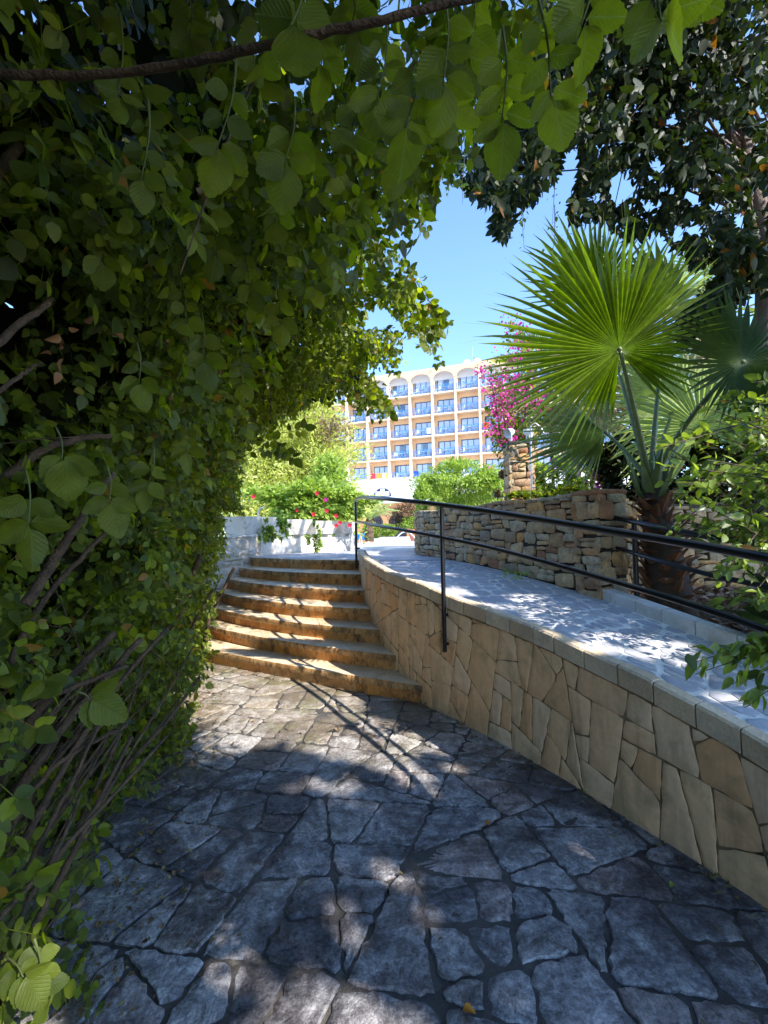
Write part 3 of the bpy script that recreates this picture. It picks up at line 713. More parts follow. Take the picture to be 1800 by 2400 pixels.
# ------------------------------------------------------------------ dry stone masonry helper
def masonry(mb, cur, z0f, z1f, s0, s1, side, course=(.062, .13), length=(.11, .29), depth=.05, gap=.006, bulge=.018, seedn=0, xtra=0.):
    """irregular coursed rubble on a plan curve; stones as pillowed blocks"""
    def W(s, z, o): 
        p = cur.at(s); n = cur.nrm(s, side); return np.array([p[0] + n[0] * (o + xtra), p[1] + n[1] * (o + xtra), z])
    def one(a, b, zz0, zz1):
        if b - a < .03 or zz1 - zz0 < .018: return
        nx_, nz_ = 5, 4; off = random.uniform(-.012, .014); bl = bulge * random.uniform(.5, 1.2); jit = min(.014, (zz1 - zz0) * .12)
        c4 = [(a + random.gauss(0, jit), zz0 + random.gauss(0, jit)), (b + random.gauss(0, jit), zz0 + random.gauss(0, jit)), (b + random.gauss(0, jit), zz1 + random.gauss(0, jit)), (a + random.gauss(0, jit), zz1 + random.gauss(0, jit))]
        tx, tz = random.gauss(0, .006), random.gauss(0, .006); vs = []
        for iz in range(nz_ + 1):
            for ix in range(nx_ + 1):
                u, v = ix / nx_, iz / nz_
                # round the outline
                uu = .5 + (u - .5) * (1 - .07 * (2 * v - 1) ** 4); vv = .5 + (v - .5) * (1 - .09 * (2 * u - 1) ** 4)
                s_ = (c4[0][0] * (1 - uu) + c4[1][0] * uu) * (1 - vv) + (c4[3][0] * (1 - uu) + c4[2][0] * uu) * vv
                z_ = (c4[0][1] * (1 - uu) + c4[1][1] * uu) * (1 - vv) + (c4[3][1] * (1 - uu) + c4[2][1] * uu) * vv
                e = (1 - abs(2 * u - 1) ** 5) * (1 - abs(2 * v - 1) ** 4); edge = ix in (0, nx_) or iz in (0, nz_)
                o = off + bl * e + tx * (2 * u - 1) + tz * (2 * v - 1) + (random.gauss(0, .003) if not edge else 0)
                vs.append(W(s_ + random.gauss(0, .002), z_ + random.gauss(0, .002), o))
        base = len(vs)
        ringi = [i for i in range(nx_ + 1)] + [(r + 1) * (nx_ + 1) - 1 for r in range(1, nz_ + 1)] + [nz_ * (nx_ + 1) + i for i in range(nx_ - 1, -1, -1)] + [r * (nx_ + 1) for r in range(nz_ - 1, 0, -1)]
        fs = []
        for iz in range(nz_):
            for ix in range(nx_): q = iz * (nx_ + 1) + ix; fs.append((q, q + 1, q + nx_ + 2, q + nx_ + 1))
        cn = [W(cur_s, z_, 0) for cur_s, z_ in ((a, zz0),)]
        bk = []
        p0 = cur.nrm((a + b) / 2, side)
        for r in ringi: v = vs[r]; bk.append(v - np.array([p0[0], p0[1], 0]) * (depth))
        vs += bk; k = len(ringi)
        for i in range(k): j = (i + 1) % k; fs.append((ringi[i], ringi[j], base + j, base + i))
        mb.add(vs, fs)
    f = 0.; lvl = [0.]
    while lvl[-1] < 1.:
        lvl.append(lvl[-1] + random.uniform(*course) / (z1f(s0) - z0f(s0)))
    lvl[-1] = 1.
    if len(lvl) > 2 and lvl[-1] - lvl[-2] < .05: lvl.pop(-2)
    for l0, l1 in zip(lvl[:-1], lvl[1:]):
        s_ = s0 - random.uniform(0, .1)
        while s_ < s1:
            e = min(s_ + random.uniform(*length) * (1.35 if random.random() < .18 else 1), s1 + .02); a = max(s_, s0)
            zm = lambda f_, s: z0f(s) + (z1f(s) - z0f(s)) * f_
            c = (a + e) / 2; zz0, zz1 = zm(l0, c) + gap, zm(l1, c) - gap * .3
            if zz1 - zz0 > .085 and random.random() < .35:
                k = random.uniform(.35, .65); zc = zz0 + (zz1 - zz0) * k; one(a + gap, e - gap, zz0, zc - gap / 2); one(a + gap, e - gap, zc + gap / 2, zz1)
            else: one(a + gap, e - gap, zz0, zz1)
            s_ = e
def wall_core(mb, cur, z0f, z1f, s0, s1, side, thick=.28, top_in=.01, n=40, mi=0, xtra=0.):
    vs = []; S_ = np.linspace(s0, s1, n)
    for s_ in S_:
        p = cur.at(s_); nr = cur.nrm(s_, side); a = p[:2] - nr * (.012 - xtra); b = p[:2] - nr * thick
        z0, z1 = z0f(s_) - .1, z1f(s_) - top_in; vs += [(a[0], a[1], z0), (a[0], a[1], z1), (b[0], b[1], z1), (b[0], b[1], z0)]
    fs = [(0, 1, 2, 3), tuple(4 * (n - 1) + k for k in (3, 2, 1, 0))]
    for i in range(n - 1):
        for j in range(4): q = (j + 1) % 4; fs.append((i * 4 + j, (i + 1) * 4 + j, (i + 1) * 4 + q, i * 4 + q))
    mb.add(vs, fs, mi)
def top_stones(mb, cur, zf, s0, s1, side, thick=.28, length=(.14, .3), th=.035):
    s_ = s0
    while s_ < s1:
        e = min(s_ + random.uniform(*length), s1); c = (s_ + e) / 2; p = cur.at(c); nr = cur.nrm(c, side); t_ = np.array([nr[1], -nr[0], 0]); nv = np.array([nr[0], nr[1], 0])
        w_ = thick + random.uniform(.0, .03)
        mb.bbox(np.array([p[0], p[1], zf(c) + th / 2 - .008 + random.uniform(-.004, .006)]) + nv * (-w_ / 2 + .02), (e - s_ - .008, w_, th * random.uniform(.8, 1.3)), [t_ , nv, (0, 0, 1)], .008); s_ = e

# ------------------------------------------------------------------ dry stone planter wall along ramp
back = [np.array([.95, 10.5]), np.array([.68, 9.4]), np.array([.585, 8.3])]
pw = np.array(back + [ip[0][:2], ip[1][:2], ip[2][:2], ip[3][:2], ip[4][:2], ip[5][:2] - [0, .0]])
PC = Curve(catmull(pw, 6))
def pz0(s): 
    p = PC.at(s); i = IC.near(p); return float(IC.at(i)[2]) if p[1] < 7.6 else 1.1
def pz1(s): return 1.845 + .012 * math.sin(s * 5)
pl = empty('dry_stone_planter_wall', (1.5, 5, 1), 'curved dry stone wall of tan and brown blocks bounding the upper ramp, flower bed on top', 'stone wall')
mb = MB(); masonry(mb, PC, pz0, pz1, 0, PC.L, -1, seedn=1); mb2 = MB(); wall_core(mb2, PC, pz0, pz1, 0, PC.L, -1)
# which side faces the ramp? normal should point to -x
if PC.nrm(PC.L * .8, -1)[0] > 0:
    mb = MB(); masonry(mb, PC, pz0, pz1, 0, PC.L, 1); mb2 = MB(); wall_core(mb2, PC, pz0, pz1, 0, PC.L, 1); PSIDE = 1
else: PSIDE = -1
top_stones(mb, PC, pz1, 0, PC.L, PSIDE)
# end pier at the corner and the return behind the palm
E0 = PC.at(PC.L)
mb.build('stonework', M_['rubble'], pl, auto=50); mb2.build('wall_core', M_['rubble_joint'], pl)
rt = empty('dry_stone_return_wall', (2.8, 4.5, .9), 'dry stone wall standing behind the palm trunk and second handrail, sloping down to the right', 'stone wall')
RT = Curve(catmull([E0 - PC.nrm(PC.L, PSIDE) * -.02, E0 - PC.nrm(PC.L, PSIDE) * .15, E0 - PC.nrm(PC.L, PSIDE) * .32, np.array([2.25, 4.42]), np.array([3.0, 4.55]), np.array([3.85, 4.62])], 6))
rs = 1 if RT.nrm(RT.L * .7, 1)[1] < 0 else -1
rz0 = lambda s: .78 - .05 * s; rz1 = lambda s: 1.845 - max(0, s - .5) * .12
mb = MB(); masonry(mb, RT, rz0, rz1, 0, RT.L, rs, course=(.07, .14), length=(.12, .26), xtra=.03); top_stones(mb, RT, rz1, 0.25, RT.L, rs)
mb.build('stonework', M_['rubble'], rt, auto=50); mb2 = MB(); wall_core(mb2, RT, rz0, rz1, .0, RT.L, rs, .06); mb2.build('wall_core', M_['rubble_joint'], rt)
mb = MB(); mb2 = MB(); nE = PC.nrm(PC.L, PSIDE); tE = np.array([-nE[1], nE[0]]); tE = tE if tE[1] < 0 else -tE; ce = E0[:2] - nE * .12 + tE * .02; hwp = .15
cs_ = [ce + nE * hwp + tE * hwp, ce + nE * hwp - tE * hwp, ce - nE * hwp - tE * hwp, ce - nE * hwp + tE * hwp]
for k in range(4):
    c_ = Curve(np.array([cs_[k], cs_[(k + 1) % 4]])); sd_ = 1 if c_.nrm(.1, 1) @ (c_.at(.15)[:2] - ce) > 0 else -1
    masonry(mb, c_, lambda s: .9, lambda s: 1.86, 0, c_.L, sd_, course=(.1, .17), length=(.16, .32), xtra=.004)
mb2.box((ce[0], ce[1], 1.36), (.28, .28, .96), [np.r_[nE, 0], np.r_[tE, 0], (0, 0, 1)]); mb.bbox((ce[0], ce[1], 1.875), (.33, .33, .045), [np.r_[nE, 0], np.r_[tE, 0], (0, 0, 1)])
mb.build('corner_pier', M_['rubble'], pl, auto=50); mb2.build('pier_core', M_['rubble_joint'], pl)
# kerb of the ramp
kb = MB(); k0 = IC.near(ip[5]) + .02; s_ = k0
while s_ < IC.L - .05:
    e = min(IC.L, s_ + random.uniform(.22, .3)); vs = []
    for t in np.linspace(s_ + .003, e - .003, 3):
        p = IC.at(t); n = IC.nrm(t, 1); n = n if n[0] > 0 else -n; dz = random.gauss(0, .001)
        for (o, z) in ((0, -.06), (0, .078), (.008, .086), (.1, .088), (.108, .08), (.108, -.06)): vs.append((p[0] + n[0] * o, p[1] + n[1] * o, p[2] + z + dz))
    fs = [(0, 1, 2, 3, 4, 5), (17, 16, 15, 14, 13, 12)]
    for i in range(2):
        for j in range(6): q = (j + 1) % 6; fs.append((i * 6 + j, (i + 1) * 6 + j, (i + 1) * 6 + q, i * 6 + q))
    kb.add(vs, fs); s_ = e
tag(kb.build('ramp_kerb', M_['curb'], auto=30), 'low pale kerb of square blocks edging the ramp below the second handrail', 'kerb')
# planting beds
mb = MB(); mb.add([(1.75, 4.4, .93), (1.95, 3.3, .87), (2.3, 2.5, .74), (3.0, .3, .5), (6, .3, .5), (6, 4.7, .72), (3.9, 4.8, .74), (2.2, 4.6, .9)], [(0, 1, 2, 3, 4, 5, 6, 7)])
tag(mb.build('palm_bed', M_['soil']), kind='structure')
bd = [(.85, 10.6), (.75, 9.4), (.68, 8.3), (.75, 7.6), (1.25, 6.5), (1.5, 5.5), (1.72, 4.75), (1.95, 4.3), (2.3, 4.65), (3.9, 4.8), (9, 5.2), (14, 12), (8, 14), (2, 13)]
mb = MB(); mb.add([(x, y, 1.79) for x, y in bd] + [(x, y, .4) for x, y in bd], [tuple(range(len(bd)))] + [(i, (i + 1) % len(bd), (i + 1) % len(bd) + len(bd), i + len(bd)) for i in range(len(bd))])
tag(mb.build('raised_bed_soil', M_['soil']), kind='structure')

# left rubble wall of the stairs
LC = Curve(catmull([(-2.5, 5.2), (-2.62, 5.8), (-2.74, 6.4), (-2.8, 6.9), (-2.8, 7.3), (-2.7, 7.7), (-2.56, 7.95), (-2.4, 8.2), (-2.45, 8.9)], 6))
ls = 1 if LC.nrm(1., 1)[0] > 0 else -1
lw = empty('rubble_side_wall', (-2.7, 7, 0), 'low pale rubble wall on the left side of the steps, lit by the sun between leaf shadows', 'stone wall')
lz0 = lambda s: -.02 + max(0, s - .4) * .34; lz1 = lambda s: 1.36 + .04 * s
mb = MB(); masonry(mb, LC, lambda s: 0., lz1, 0, LC.L, ls, course=(.09, .17), length=(.12, .3), xtra=.0); top_stones(mb, LC, lz1, 0, LC.L, ls, .4)
mb.build('stonework', M_['pale_rubble'], lw, auto=50); mb2 = MB(); wall_core(mb2, LC, lambda s: 0., lz1, 0, LC.L, ls, .4); mb2.build('wall_core', M_['curb'], lw)

# ------------------------------------------------------------------ handrails
def rail_z(s, dz): return dz
hr = empty('handrail', (*WC.at(2.5), 1), 'long black double handrail curving along the outer edge of the ramp', 'handrail')
top = []; low = []
tz = [(WC.near(PY(843, 1163, 6.9)), PY(843, 1163, 6.9)[2])]
def rz(u, v, out=.0):
    # height of a photo point assumed above the wall line at that column
    best = None
    for s_ in np.linspace(0, WC.L, 300):
        p = WP(s_, 1, out); uu, vv, zf = proj(p[None]); 
        if zf[0] < .5: continue
        if best is None or abs(uu[0] - u) < best[0]: best = (abs(uu[0] - u), s_, p[1])
    return best[1], PY(u, v, best[2])[2]
topz = np.array([rz(*q, .045) for q in [(845, 1163), (920, 1170), (1040, 1182), (1150, 1200), (1250, 1214), (1370, 1232), (1500, 1254), (1640, 1277), (1795, 1306)]])
lowz = np.array([rz(*q, .045) for q in [(845, 1221), (920, 1237), (1040, 1259), (1150, 1286), (1250, 1310), (1370, 1340), (1500, 1377), (1640, 1422), (1795, 1479)]])
s0_ = .14
topz[0, 0] = s0_; lowz[0, 0] = s0_
def ext(tab, s): 
    if s > tab[-1, 0]: return tab[-1, 1] + (s - tab[-1, 0]) * (-.16)
    return float(np.interp(s, tab[:, 0], tab[:, 1]))
def smooth_tab(tab):
    t = tab[np.argsort(tab[:, 0])].copy(); c = np.polyfit(t[:, 0], t[:, 1], 3); 
    return lambda s: float(np.polyval(c, min(s, t[-1, 0]))) + (0 if s <= t[-1, 0] else -.16 * (s - t[-1, 0]))
tf, lf = smooth_tab(topz), smooth_tab(lowz)
mb = MB(); mb.tube([WP(s_, tf(s_), .045) for s_ in np.linspace(s0_ + .0, WC.L, 60)], .0215, 12); mb.build('top_rail', M_['black'], hr, auto=40)
mb = MB(); mb.tube([WP(s_, lf(s_), .045) for s_ in np.linspace(s0_ - .06, WC.L, 60)], .0165, 12); mb.build('middle_rail', M_['black'], hr, auto=40)
s2 = rz(1040, 1500, .045)[0]
for s_, zb in ((s0_, 1.0), (s2, .55), (s2 + 2.35, .2)):
    mb = MB(); mb.tube([WP(s_, zb, .045), WP(s_, tf(s_) , .045)], .019, 12)
    # fixing brackets into the wall
    for zz in (zb + .06, zb + .3): mb.tube([WP(s_, zz, .05), WP(s_, zz, -.01)], .012, 8)
    mb.build('post', M_['black'], hr, auto=40)
hr2 = empty('handrail', (2.2, 3, 1), 'second black double handrail behind the kerb in front of the palm trunk', 'handrail')
def ic(s, z, o=.16):
    p = IC.at(s); n = IC.nrm(s, 1); n = n if n[0] > 0 else -n; return np.array([p[0] + n[0] * o, p[1] + n[1] * o, z])
k1 = IC.near(ip[5]); st2 = k1 + .05
hz = lambda s, d: 1.66 + d - .165 * (s - st2)
mb = MB(); mb.tube([ic(s_, hz(s_, 0)) for s_ in np.linspace(st2, IC.L, 30)], .0215, 12); mb.build('top_rail', M_['black'], hr2, auto=40)
mb = MB(); mb.tube([ic(s_, hz(s_, -.26)) for s_ in np.linspace(st2 + .02, IC.L, 30)], .018, 12); mb.build('middle_rail', M_['black'], hr2, auto=40)
for s_ in (st2 + .33, st2 + 1.9):
    mb = MB(); mb.tube([ic(s_, .7), ic(s_, hz(s_, 0))], .021, 12); mb.build('post', M_['black'], hr2, auto=40)
# railing post at stair top left
pp = PZ(606, 1302, 1.12); mb = MB(); mb.tube([pp - [0, 0, .1], pp + [0, 0, .82], pp + [.03, .02, .9], pp + [.1, .05, .93]], .018, 10)
mb.lathe(pp - [0, 0, .0], [(.05, 0), (.05, .012), (.022, .014)], 12)
tag(mb.build('railing_post', M_['steel'], auto=40), 'short grey steel post at the top left of the steps', 'post')
# ================================================================== FAR AND MIDDLE DISTANCE
# ---- hotel
tB = nn([1, -.36, 0]); nB = np.array([-.36, -1, 0]) / np.linalg.norm([.36, 1]); AB = np.array([9.70, 58.7, 0]); axB = [tB, nB, (0, 0, 1)]
BW = 3.16; Z = [8.43, 11.3, 14.15, 17.0, 19.9]; ROOF = 23.5
def B(s, d, z): return AB + tB * s + nB * d + np.array([0, 0, z])
hotel = empty('hotel_building', B(0, 0, -.2), 'large peach coloured hotel with rows of balconies, blue railings and arches along its top floor', 'hotel')
I0, I1 = -6, 6
mb = MB(); L_ = (I1 - I0) * BW; cx = (I0 + I1) / 2 * BW
mb.box(B(cx, -1.3 - 4, 8.2), (L_, 8, ROOF - 8.2 + 8.2 - .4), axB)   # body
mb.build('wall', M_['orange_wall'], hotel)
mb = MB(); mb.box(B(cx, -5.0, ROOF - .32), (L_ + .3, 8.6, .06), axB); mb.box(B(cx, -5.2, ROOF - .1), (L_ - .5, 8, .4), axB); mb.build('roof', M_['bwhite'], hotel)
mb = MB()
for z in Z: mb.box(B(cx, -.66, z - .11), (L_ - .02, 1.28, .2), axB)
mb.build('balcony_slab', M_['pilaster'], hotel)
for i in range(I0, I1 + 1):
    mb = MB(); mb.box(B(i * BW, -.62, (8.3 + 21.7) / 2), (.24, 1.36, 21.7 - 8.3), axB); mb.build('pilaster', M_['pilaster'], hotel)
# arcade wall of the top floor
mb = MB(); hw = (BW - .26) / 2; zs, ze = 21.55, 22.6
for i in range(I0, I1):
    c = (i + .5) * BW; arc = [(c + hw * math.cos(t), zs + (ze - zs) * math.sin(t)) for t in np.linspace(math.pi, 0, 15)]
    pts = [(c - BW / 2, zs), (c - BW / 2, ROOF - .3), (c + BW / 2, ROOF - .3), (c + BW / 2, zs)]
    lo = [(c - BW / 2, zs)] + arc + [(c + BW / 2, zs)]; up = [(p[0], ROOF - .3) for p in lo]
    vs = [B(s_, .06, z) for s_, z in lo] + [B(s_, .06, z) for s_, z in up] + [B(s_, -.2, z) for s_, z in lo] + [B(s_, -.2, z) for s_, z in up]; n = len(lo)
    fs = [(k, k + 1, n + k + 1, n + k) for k in range(n - 1)] + [(2 * n + k, 3 * n + k, 3 * n + k + 1, 2 * n + k + 1) for k in range(n - 1)] + [(k, 2 * n + k, 2 * n + k + 1, k + 1) for k in range(n - 1)] + [(n + k, n + k + 1, 3 * n + k + 1, 3 * n + k) for k in range(n - 1)]
    mb.add(vs, fs)
mb.build('arcade', M_['orange_wall'], hotel)
mb = MB(); mb.box(B(cx, -1.25, 22.4), (L_ - .04, .08, 1.15), axB); mb.build('arch_back_wall', M_['bwhite'], hotel)
for i in (-1, 1, 3):
    mb = MB(); mb.tube([B(i * BW, .0, 22.9), B(i * BW, .75, 22.75)], .09, 8); mb.build('drain_spout', M_['orange_wall'], hotel)
Zf = Z; ri = random.Random(4)
chair_spots = []
for r, z in enumerate(Zf):
    for i in range(I0, I1):
        c = (i + .5) * BW; wz = z + .02; wh = 2.05; ww = 2.35; off = .12
        fr = MB(); d0 = -1.28
        for k in range(4): fr.box(B(c + off - ww / 2 + ww * k / 3, d0, wz + wh / 2), (.09 if k in (0, 3) else .07, .1, wh), axB)
        fr.box(B(c + off, d0 + .004, wz + wh - .04), (ww - .1, .1, .1), axB); fr.box(B(c + off, d0 + .004, wz + .05), (ww - .1, .1, .1), axB)
        win = fr.build('window', M_['navy'], hotel)
        cu = MB(); op = ri.choice([0, 0, 0, 1, 2, 3]); segs = 36; vs = []
        for k in range(segs + 1):
            x = c + off - ww / 2 + .05 + (ww - .1) * k / segs; vs += [B(x, d0 - .0 + .02 * math.sin(k * 1.9 + i), wz + .1), B(x, d0 + .0 + .02 * math.sin(k * 1.9 + i), wz + wh - .09)]
        fs = []; ms = []
        for k in range(segs):
            dark = (op == 1 and k > 25) or (op == 2 and 12 < k < 23) or (op == 3 and k < 7)
            fs.append((2 * k, 2 * k + 2, 2 * k + 3, 2 * k + 1)); ms.append(1 if dark else 0)
        cu.add(vs, fs); cu.m = ms; cu.build('curtain', [M_['curtain'], M_['darkroom']], win)
        gp = MB(); gp.box(B(c + off, d0 + .035, wz + wh / 2), (ww - .12, .012, wh - .2), axB); gp.build('pane', M_['glass'], win)
        rl = MB(); x0, x1 = c - hw, c + hw
        for hz_ in (.16, .62, .78, .94): rl.box(B(c, -.05, z + hz_), (x1 - x0, .05, .045), axB)
        for k in range(18): rl.box(B(x0 + .06 + (x1 - x0 - .12) * k / 17, -.05, z + .39), (.02, .03, .46), axB)
        for k in (0, .33, .66, 1): rl.box(B(x0 + .03 + (x1 - x0 - .06) * k, -.05, z + .5), (.05, .055, .96), axB)
        rl.build('railing', M_['blue'], hotel)
        if -5 <= i <= 1: chair_spots.append((r, i, c, z))
# podium
mb = MB(); mb.box(B(cx, .6, 6.75), (L_ + 8, 2.6, 3.35), axB); mb.box(B(cx, 1.86, 5.2), (L_ + 8.1, .2, .3), axB); mb.build('podium_band', M_['bwhite'], hotel)
mb = MB(); mb.box(B(cx, .2, 2.42), (L_ + 7, 2.4, 5.3), axB); mb.build('ground_floor_wall', M_['ochre'], hotel)
def archpanel(mb, s, d, z0, w_, zs_, r_, n=12, mi=0, inner=0):
    pts = [(s - w_ / 2, z0)] + [(s + w_ / 2 * math.cos(t), zs_ + r_ * math.sin(t)) for t in np.linspace(math.pi, 0, n)] + [(s + w_ / 2, z0)]
    vs = [B(x, d, z) for x, z in pts] + [B(x, d - .1, z) for x, z in pts]; k = len(pts)
    mb.add(vs, [tuple(range(k))[::-1]] + [(i, (i + 1) % k, (i + 1) % k + k, i + k) for i in range(k)], mi)
for s in (-9.8,):
    mb = MB(); archpanel(mb, s, 1.96, 6.0, 2.5, 6.0, 1.15); wn_ = mb.build('arch_window', M_['navy'], hotel)
    mb = MB()
    for a, b in ((-.95, -.35), (-.27, .33), (.41, .98)):
        zt = 6.0 + 1.1 * math.sqrt(max(0, 1 - max(abs(a), abs(b)) ** 2 / 1.5)); mb.box(B(s + (a + b) / 2, 1.975, (6.06 + zt) / 2), (b - a, .02, max(.2, zt - 6.1)), axB)
    mb.build('curtain', M_['curtain'], wn_)
for s in (-11.2, -7.9, -4.6, -1.3, 2.0, 5.2):
    mb = MB(); archpanel(mb, s, 1.42, .0, 2.5, 2.4, 1.3)
    dw = mb.build('glazed_door', M_['darkroom'], hotel); mb = MB()
    for k in range(5): mb.box(B(s - 1.0 + k * .5, 1.45, 1.6), (.06, .05, 3.0), axB)
    for k in range(4): mb.box(B(s, 1.452, .5 + k * .8), (2.3, .05, .05), axB)
    mb.build('glazing_bars', M_['bark'], dw)
# balcony furniture
def garden_chair_mesh():
    m = MB(); m.box((0, 0, .42), (.5, .48, .05)); m.box((0, .24, .68), (.46, .05, .42))
    for x in (-.2, 0, .2): m.box((x, .26, .68), (.06, .06, .46))
    for x in (-.23, .23):
        for y in (-.2, .2): m.box((x, y, .2), (.06, .06, .42))
        m.box((x * 1.08, .0, .64), (.06, .46, .04)); m.box((x * 1.08, -.2, .53), (.05, .05, .22))
    return m
def table_mesh():
    m = MB(); m.lathe((0, 0, .68), [(.02, 0), (.38, 0), (.4, .02), (.38, .04), (.02, .04)], 14)
    for a in range(3): th = a * 2.1; m.tube([(0, 0, .66), (.12 * math.cos(th), .12 * math.sin(th), .4), (.3 * math.cos(th), .3 * math.sin(th), 0)], .03, 6)
    return m
fn = ['ground', 'second', 'third', 'fourth', 'top']
cme = None
STO = ['lowest', 'second lowest', 'middle', 'second highest', 'top']; BAY = ['bay behind the magenta flowers'] + [w_ + ' bay left of the magenta flowers' for w_ in ('first', 'second', 'third', 'fourth', 'fifth', 'sixth')]
for r, i, c, z in chair_spots:
    bay = i + 7; place = f"{['lowest', 'second lowest', 'middle', 'second highest', 'top'][r]} row of balconies, bay {['', '', 'second', 'third', 'fourth', 'fifth', 'sixth', 'seventh', 'eighth'][bay] if bay < 9 else ''} from the left"
    for k, (ds, rot) in enumerate(((-.75, .9), (.85, -.8))):
        o = bpy.data.objects.new('balcony_chair', cme) if cme else garden_chair_mesh().build('balcony_chair', M_['plastic'])
        if not cme: cme = o.data
        else: COL.objects.link(o)
        o.location = tuple(B(c + ds + ri.uniform(-.15, .15), -.62, z + .0)); o.rotation_euler = (0, 0, math.atan2(tB[1], tB[0]) + rot + ri.uniform(-.4, .4) + math.pi)
        tag(o, f"{'left' if k == 0 else 'right'} white plastic chair, {STO[r]} balcony row, {BAY[1 - i]}", 'chair', 'white chairs on the hotel balconies')
tme = None
for r, i, c, z in chair_spots:
    o = bpy.data.objects.new('balcony_table', tme) if tme else table_mesh().build('balcony_table', M_['plastic'])
    if not tme: tme = o.data
    else: COL.objects.link(o)
    o.location = tuple(B(c + .08, -.6, z)); tag(o, f'round white table, {STO[r]} balcony row, {BAY[1 - i]}', 'table', 'white tables on the hotel balconies')
def towel(u0, u1, v0, v1, mat, label, row, stripes=None):
    # hung over a balcony railing
    z = Z[row]; q = np.array([0, 0, 0]); 
    def hit(u, v):
        d = ray(u, v); P0 = B(0, .0, 0); t = ((P0 - CAM) @ nB) / (d @ nB); return CAM + d * t
    p0 = hit(u0, (v0 + v1) / 2); p1 = hit(u1, (v0 + v1) / 2); s0, s1 = (p0 - AB) @ tB, (p1 - AB) @ tB
    m = MB(); n = 10; vs = []
    for k in range(n + 1):
        s = s0 + (s1 - s0) * k / n; w_ = .02 * math.sin(k * 1.7); vs += [B(s, .02 + w_, z + .2 + .02 * math.sin(k)), B(s, .015, z + .97), B(s, -.05, z + .99), B(s, -.1 + w_, z + .45)]
    fs = []
    for k in range(n):
        for j in range(3): a = k * 4 + j; fs.append((a, a + 4, a + 5, a + 1))
    m.add(vs, fs); o = m.build('towel', M_[mat]); tag(o, label, 'towel', 'towels hung over the hotel railings')
towel(1142, 1158, 1090, 1102, 'towel_pink', 'bright pink towel hung on the lowest balcony row at the right', 0)
towel(1000, 1010, 997, 1012, 'towel_white', 'white shirt like towel over a railing of the middle balcony row', 2)
towel(1133, 1146, 983, 998, 'towel_red', 'red towel over a railing beside the magenta flowers', 2)
towel(868, 880, 1115, 1125, 'towel_red', 'red patterned towel at the left end of the lowest balcony row', 0)
towel(882, 894, 1112, 1122, 'towel_orange', 'orange towel on the lowest balcony row, right of the red patterned one', 0)
towel(896, 903, 1112, 1122, 'towel_white', 'white striped towel between orange and yellow towels on the lowest row', 0)
towel(904, 911, 1110, 1121, 'towel_yellow', 'yellow towel at the right end of the row of towels', 0)
towel(970, 981, 1105, 1115, 'towel_blue', 'dark blue towel hanging on the lowest balcony row near the middle', 0)
# roof domes and aerial
for u, lab in ((1094, 'left white dome of the pair on the hotel roof'), (1118, 'right white dome on the hotel roof, next to the thin mast')):
    d = ray(u, 842); P0 = B(0, -2.5, 0); t = ((P0 - CAM) @ nB) / (d @ nB); p = CAM + d * t; p[2] = ROOF
    m = MB(); m.lathe(p, [(.5, 0), (.5, .3), (.62, .5)] + [(.62 * math.cos(a), .5 + .62 * math.sin(a)) for a in np.linspace(.2, 1.5, 6)], 16); o = m.build('roof_dome', M_['whitepaint'], auto=40); tag(o, lab, 'dome', 'white domes on the roof')
d = ray(1108, 842); t = ((B(0, -3.5, 0) - CAM) @ nB) / (d @ nB); p = CAM + d * t; p[2] = ROOF
m = MB(); m.tube([p, p + [0, 0, 3.2]], .035, 6); m.tube([p + [-.2, 0, 2.2], p + [.2, 0, 2.2]], .02, 5); tag(m.build('roof_mast', M_['steel']), 'thin metal mast standing on the hotel roof beside the domes', 'mast')

# ---- pool side things
p = PZ(920, 1272, .05)
m = MB()
for k in range(5): m.box((1.0, 46 + k * .5, .16 + k * .13), (4.2, .5, .13))
m.build('pool_steps', M_['terrace']); tag(bpy.data.objects['pool_steps'], 'broad low stone steps beyond the pool terrace in front of the hotel', 'steps')
def lounger(u, lab):
    c = PZ(u, 1273.5, .3); r = empty('sun_lounger', c, lab, 'sun lounger', 'blue sun loungers'); ax = [nn([1, .1, 0]), nn([-.1, 1, 0]), np.array([0, 0, 1.])]
    Pt = lambda x, y, z: c + ax[0] * x + ax[1] * y + ax[2] * z
    m = MB(); 
    for (y0, z0, y1, z1) in ((-.2, .35, -.75, .95), (-.2, .35, 1.2, .36)):
        m.add([Pt(-.3, y0, z0), Pt(.3, y0, z0), Pt(.3, y1, z1), Pt(-.3, y1, z1), Pt(-.3, y0, z0 - .04), Pt(.3, y0, z0 - .04), Pt(.3, y1, z1 - .04), Pt(-.3, y1, z1 - .04)], [(0, 1, 2, 3), (7, 6, 5, 4), (0, 4, 5, 1), (1, 5, 6, 2), (2, 6, 7, 3), (3, 7, 4, 0)])
    m.build('sling', M_['lounger'], r)
    m = MB()
    for x in (-.33, .33):
        m.tube([Pt(x, 1.25, .33), Pt(x, -.2, .33), Pt(x, -.78, .97)], .025, 6)
        for y in (-.35, 1.0): m.tube([Pt(x, y, .33), Pt(x, y, 0)], .022, 6)
    m.build('frame', M_['plastic'], r)
lounger(835, 'blue sun lounger left of the handrail end post, far across the terrace'); lounger(856, 'blue sun lounger right of the handrail end post, far across the terrace')
sp = PZ(950, 1273, .3); r = empty('pool_slide', sp, 'small arched pale blue slide with white rails at the edge of the pool', 'slide')
m = MB(); arc = [sp + np.array([-.9 + 1.9 * t, 0, .95 * math.sin(math.pi * min(1, t * 1.02)) ** .6]) for t in np.linspace(0, 1, 16)]
vs = []; 
for q in arc: vs += [q + [0, -.25, .05], q + [0, -.18, 0], q + [0, .18, 0], q + [0, .25, .05]]
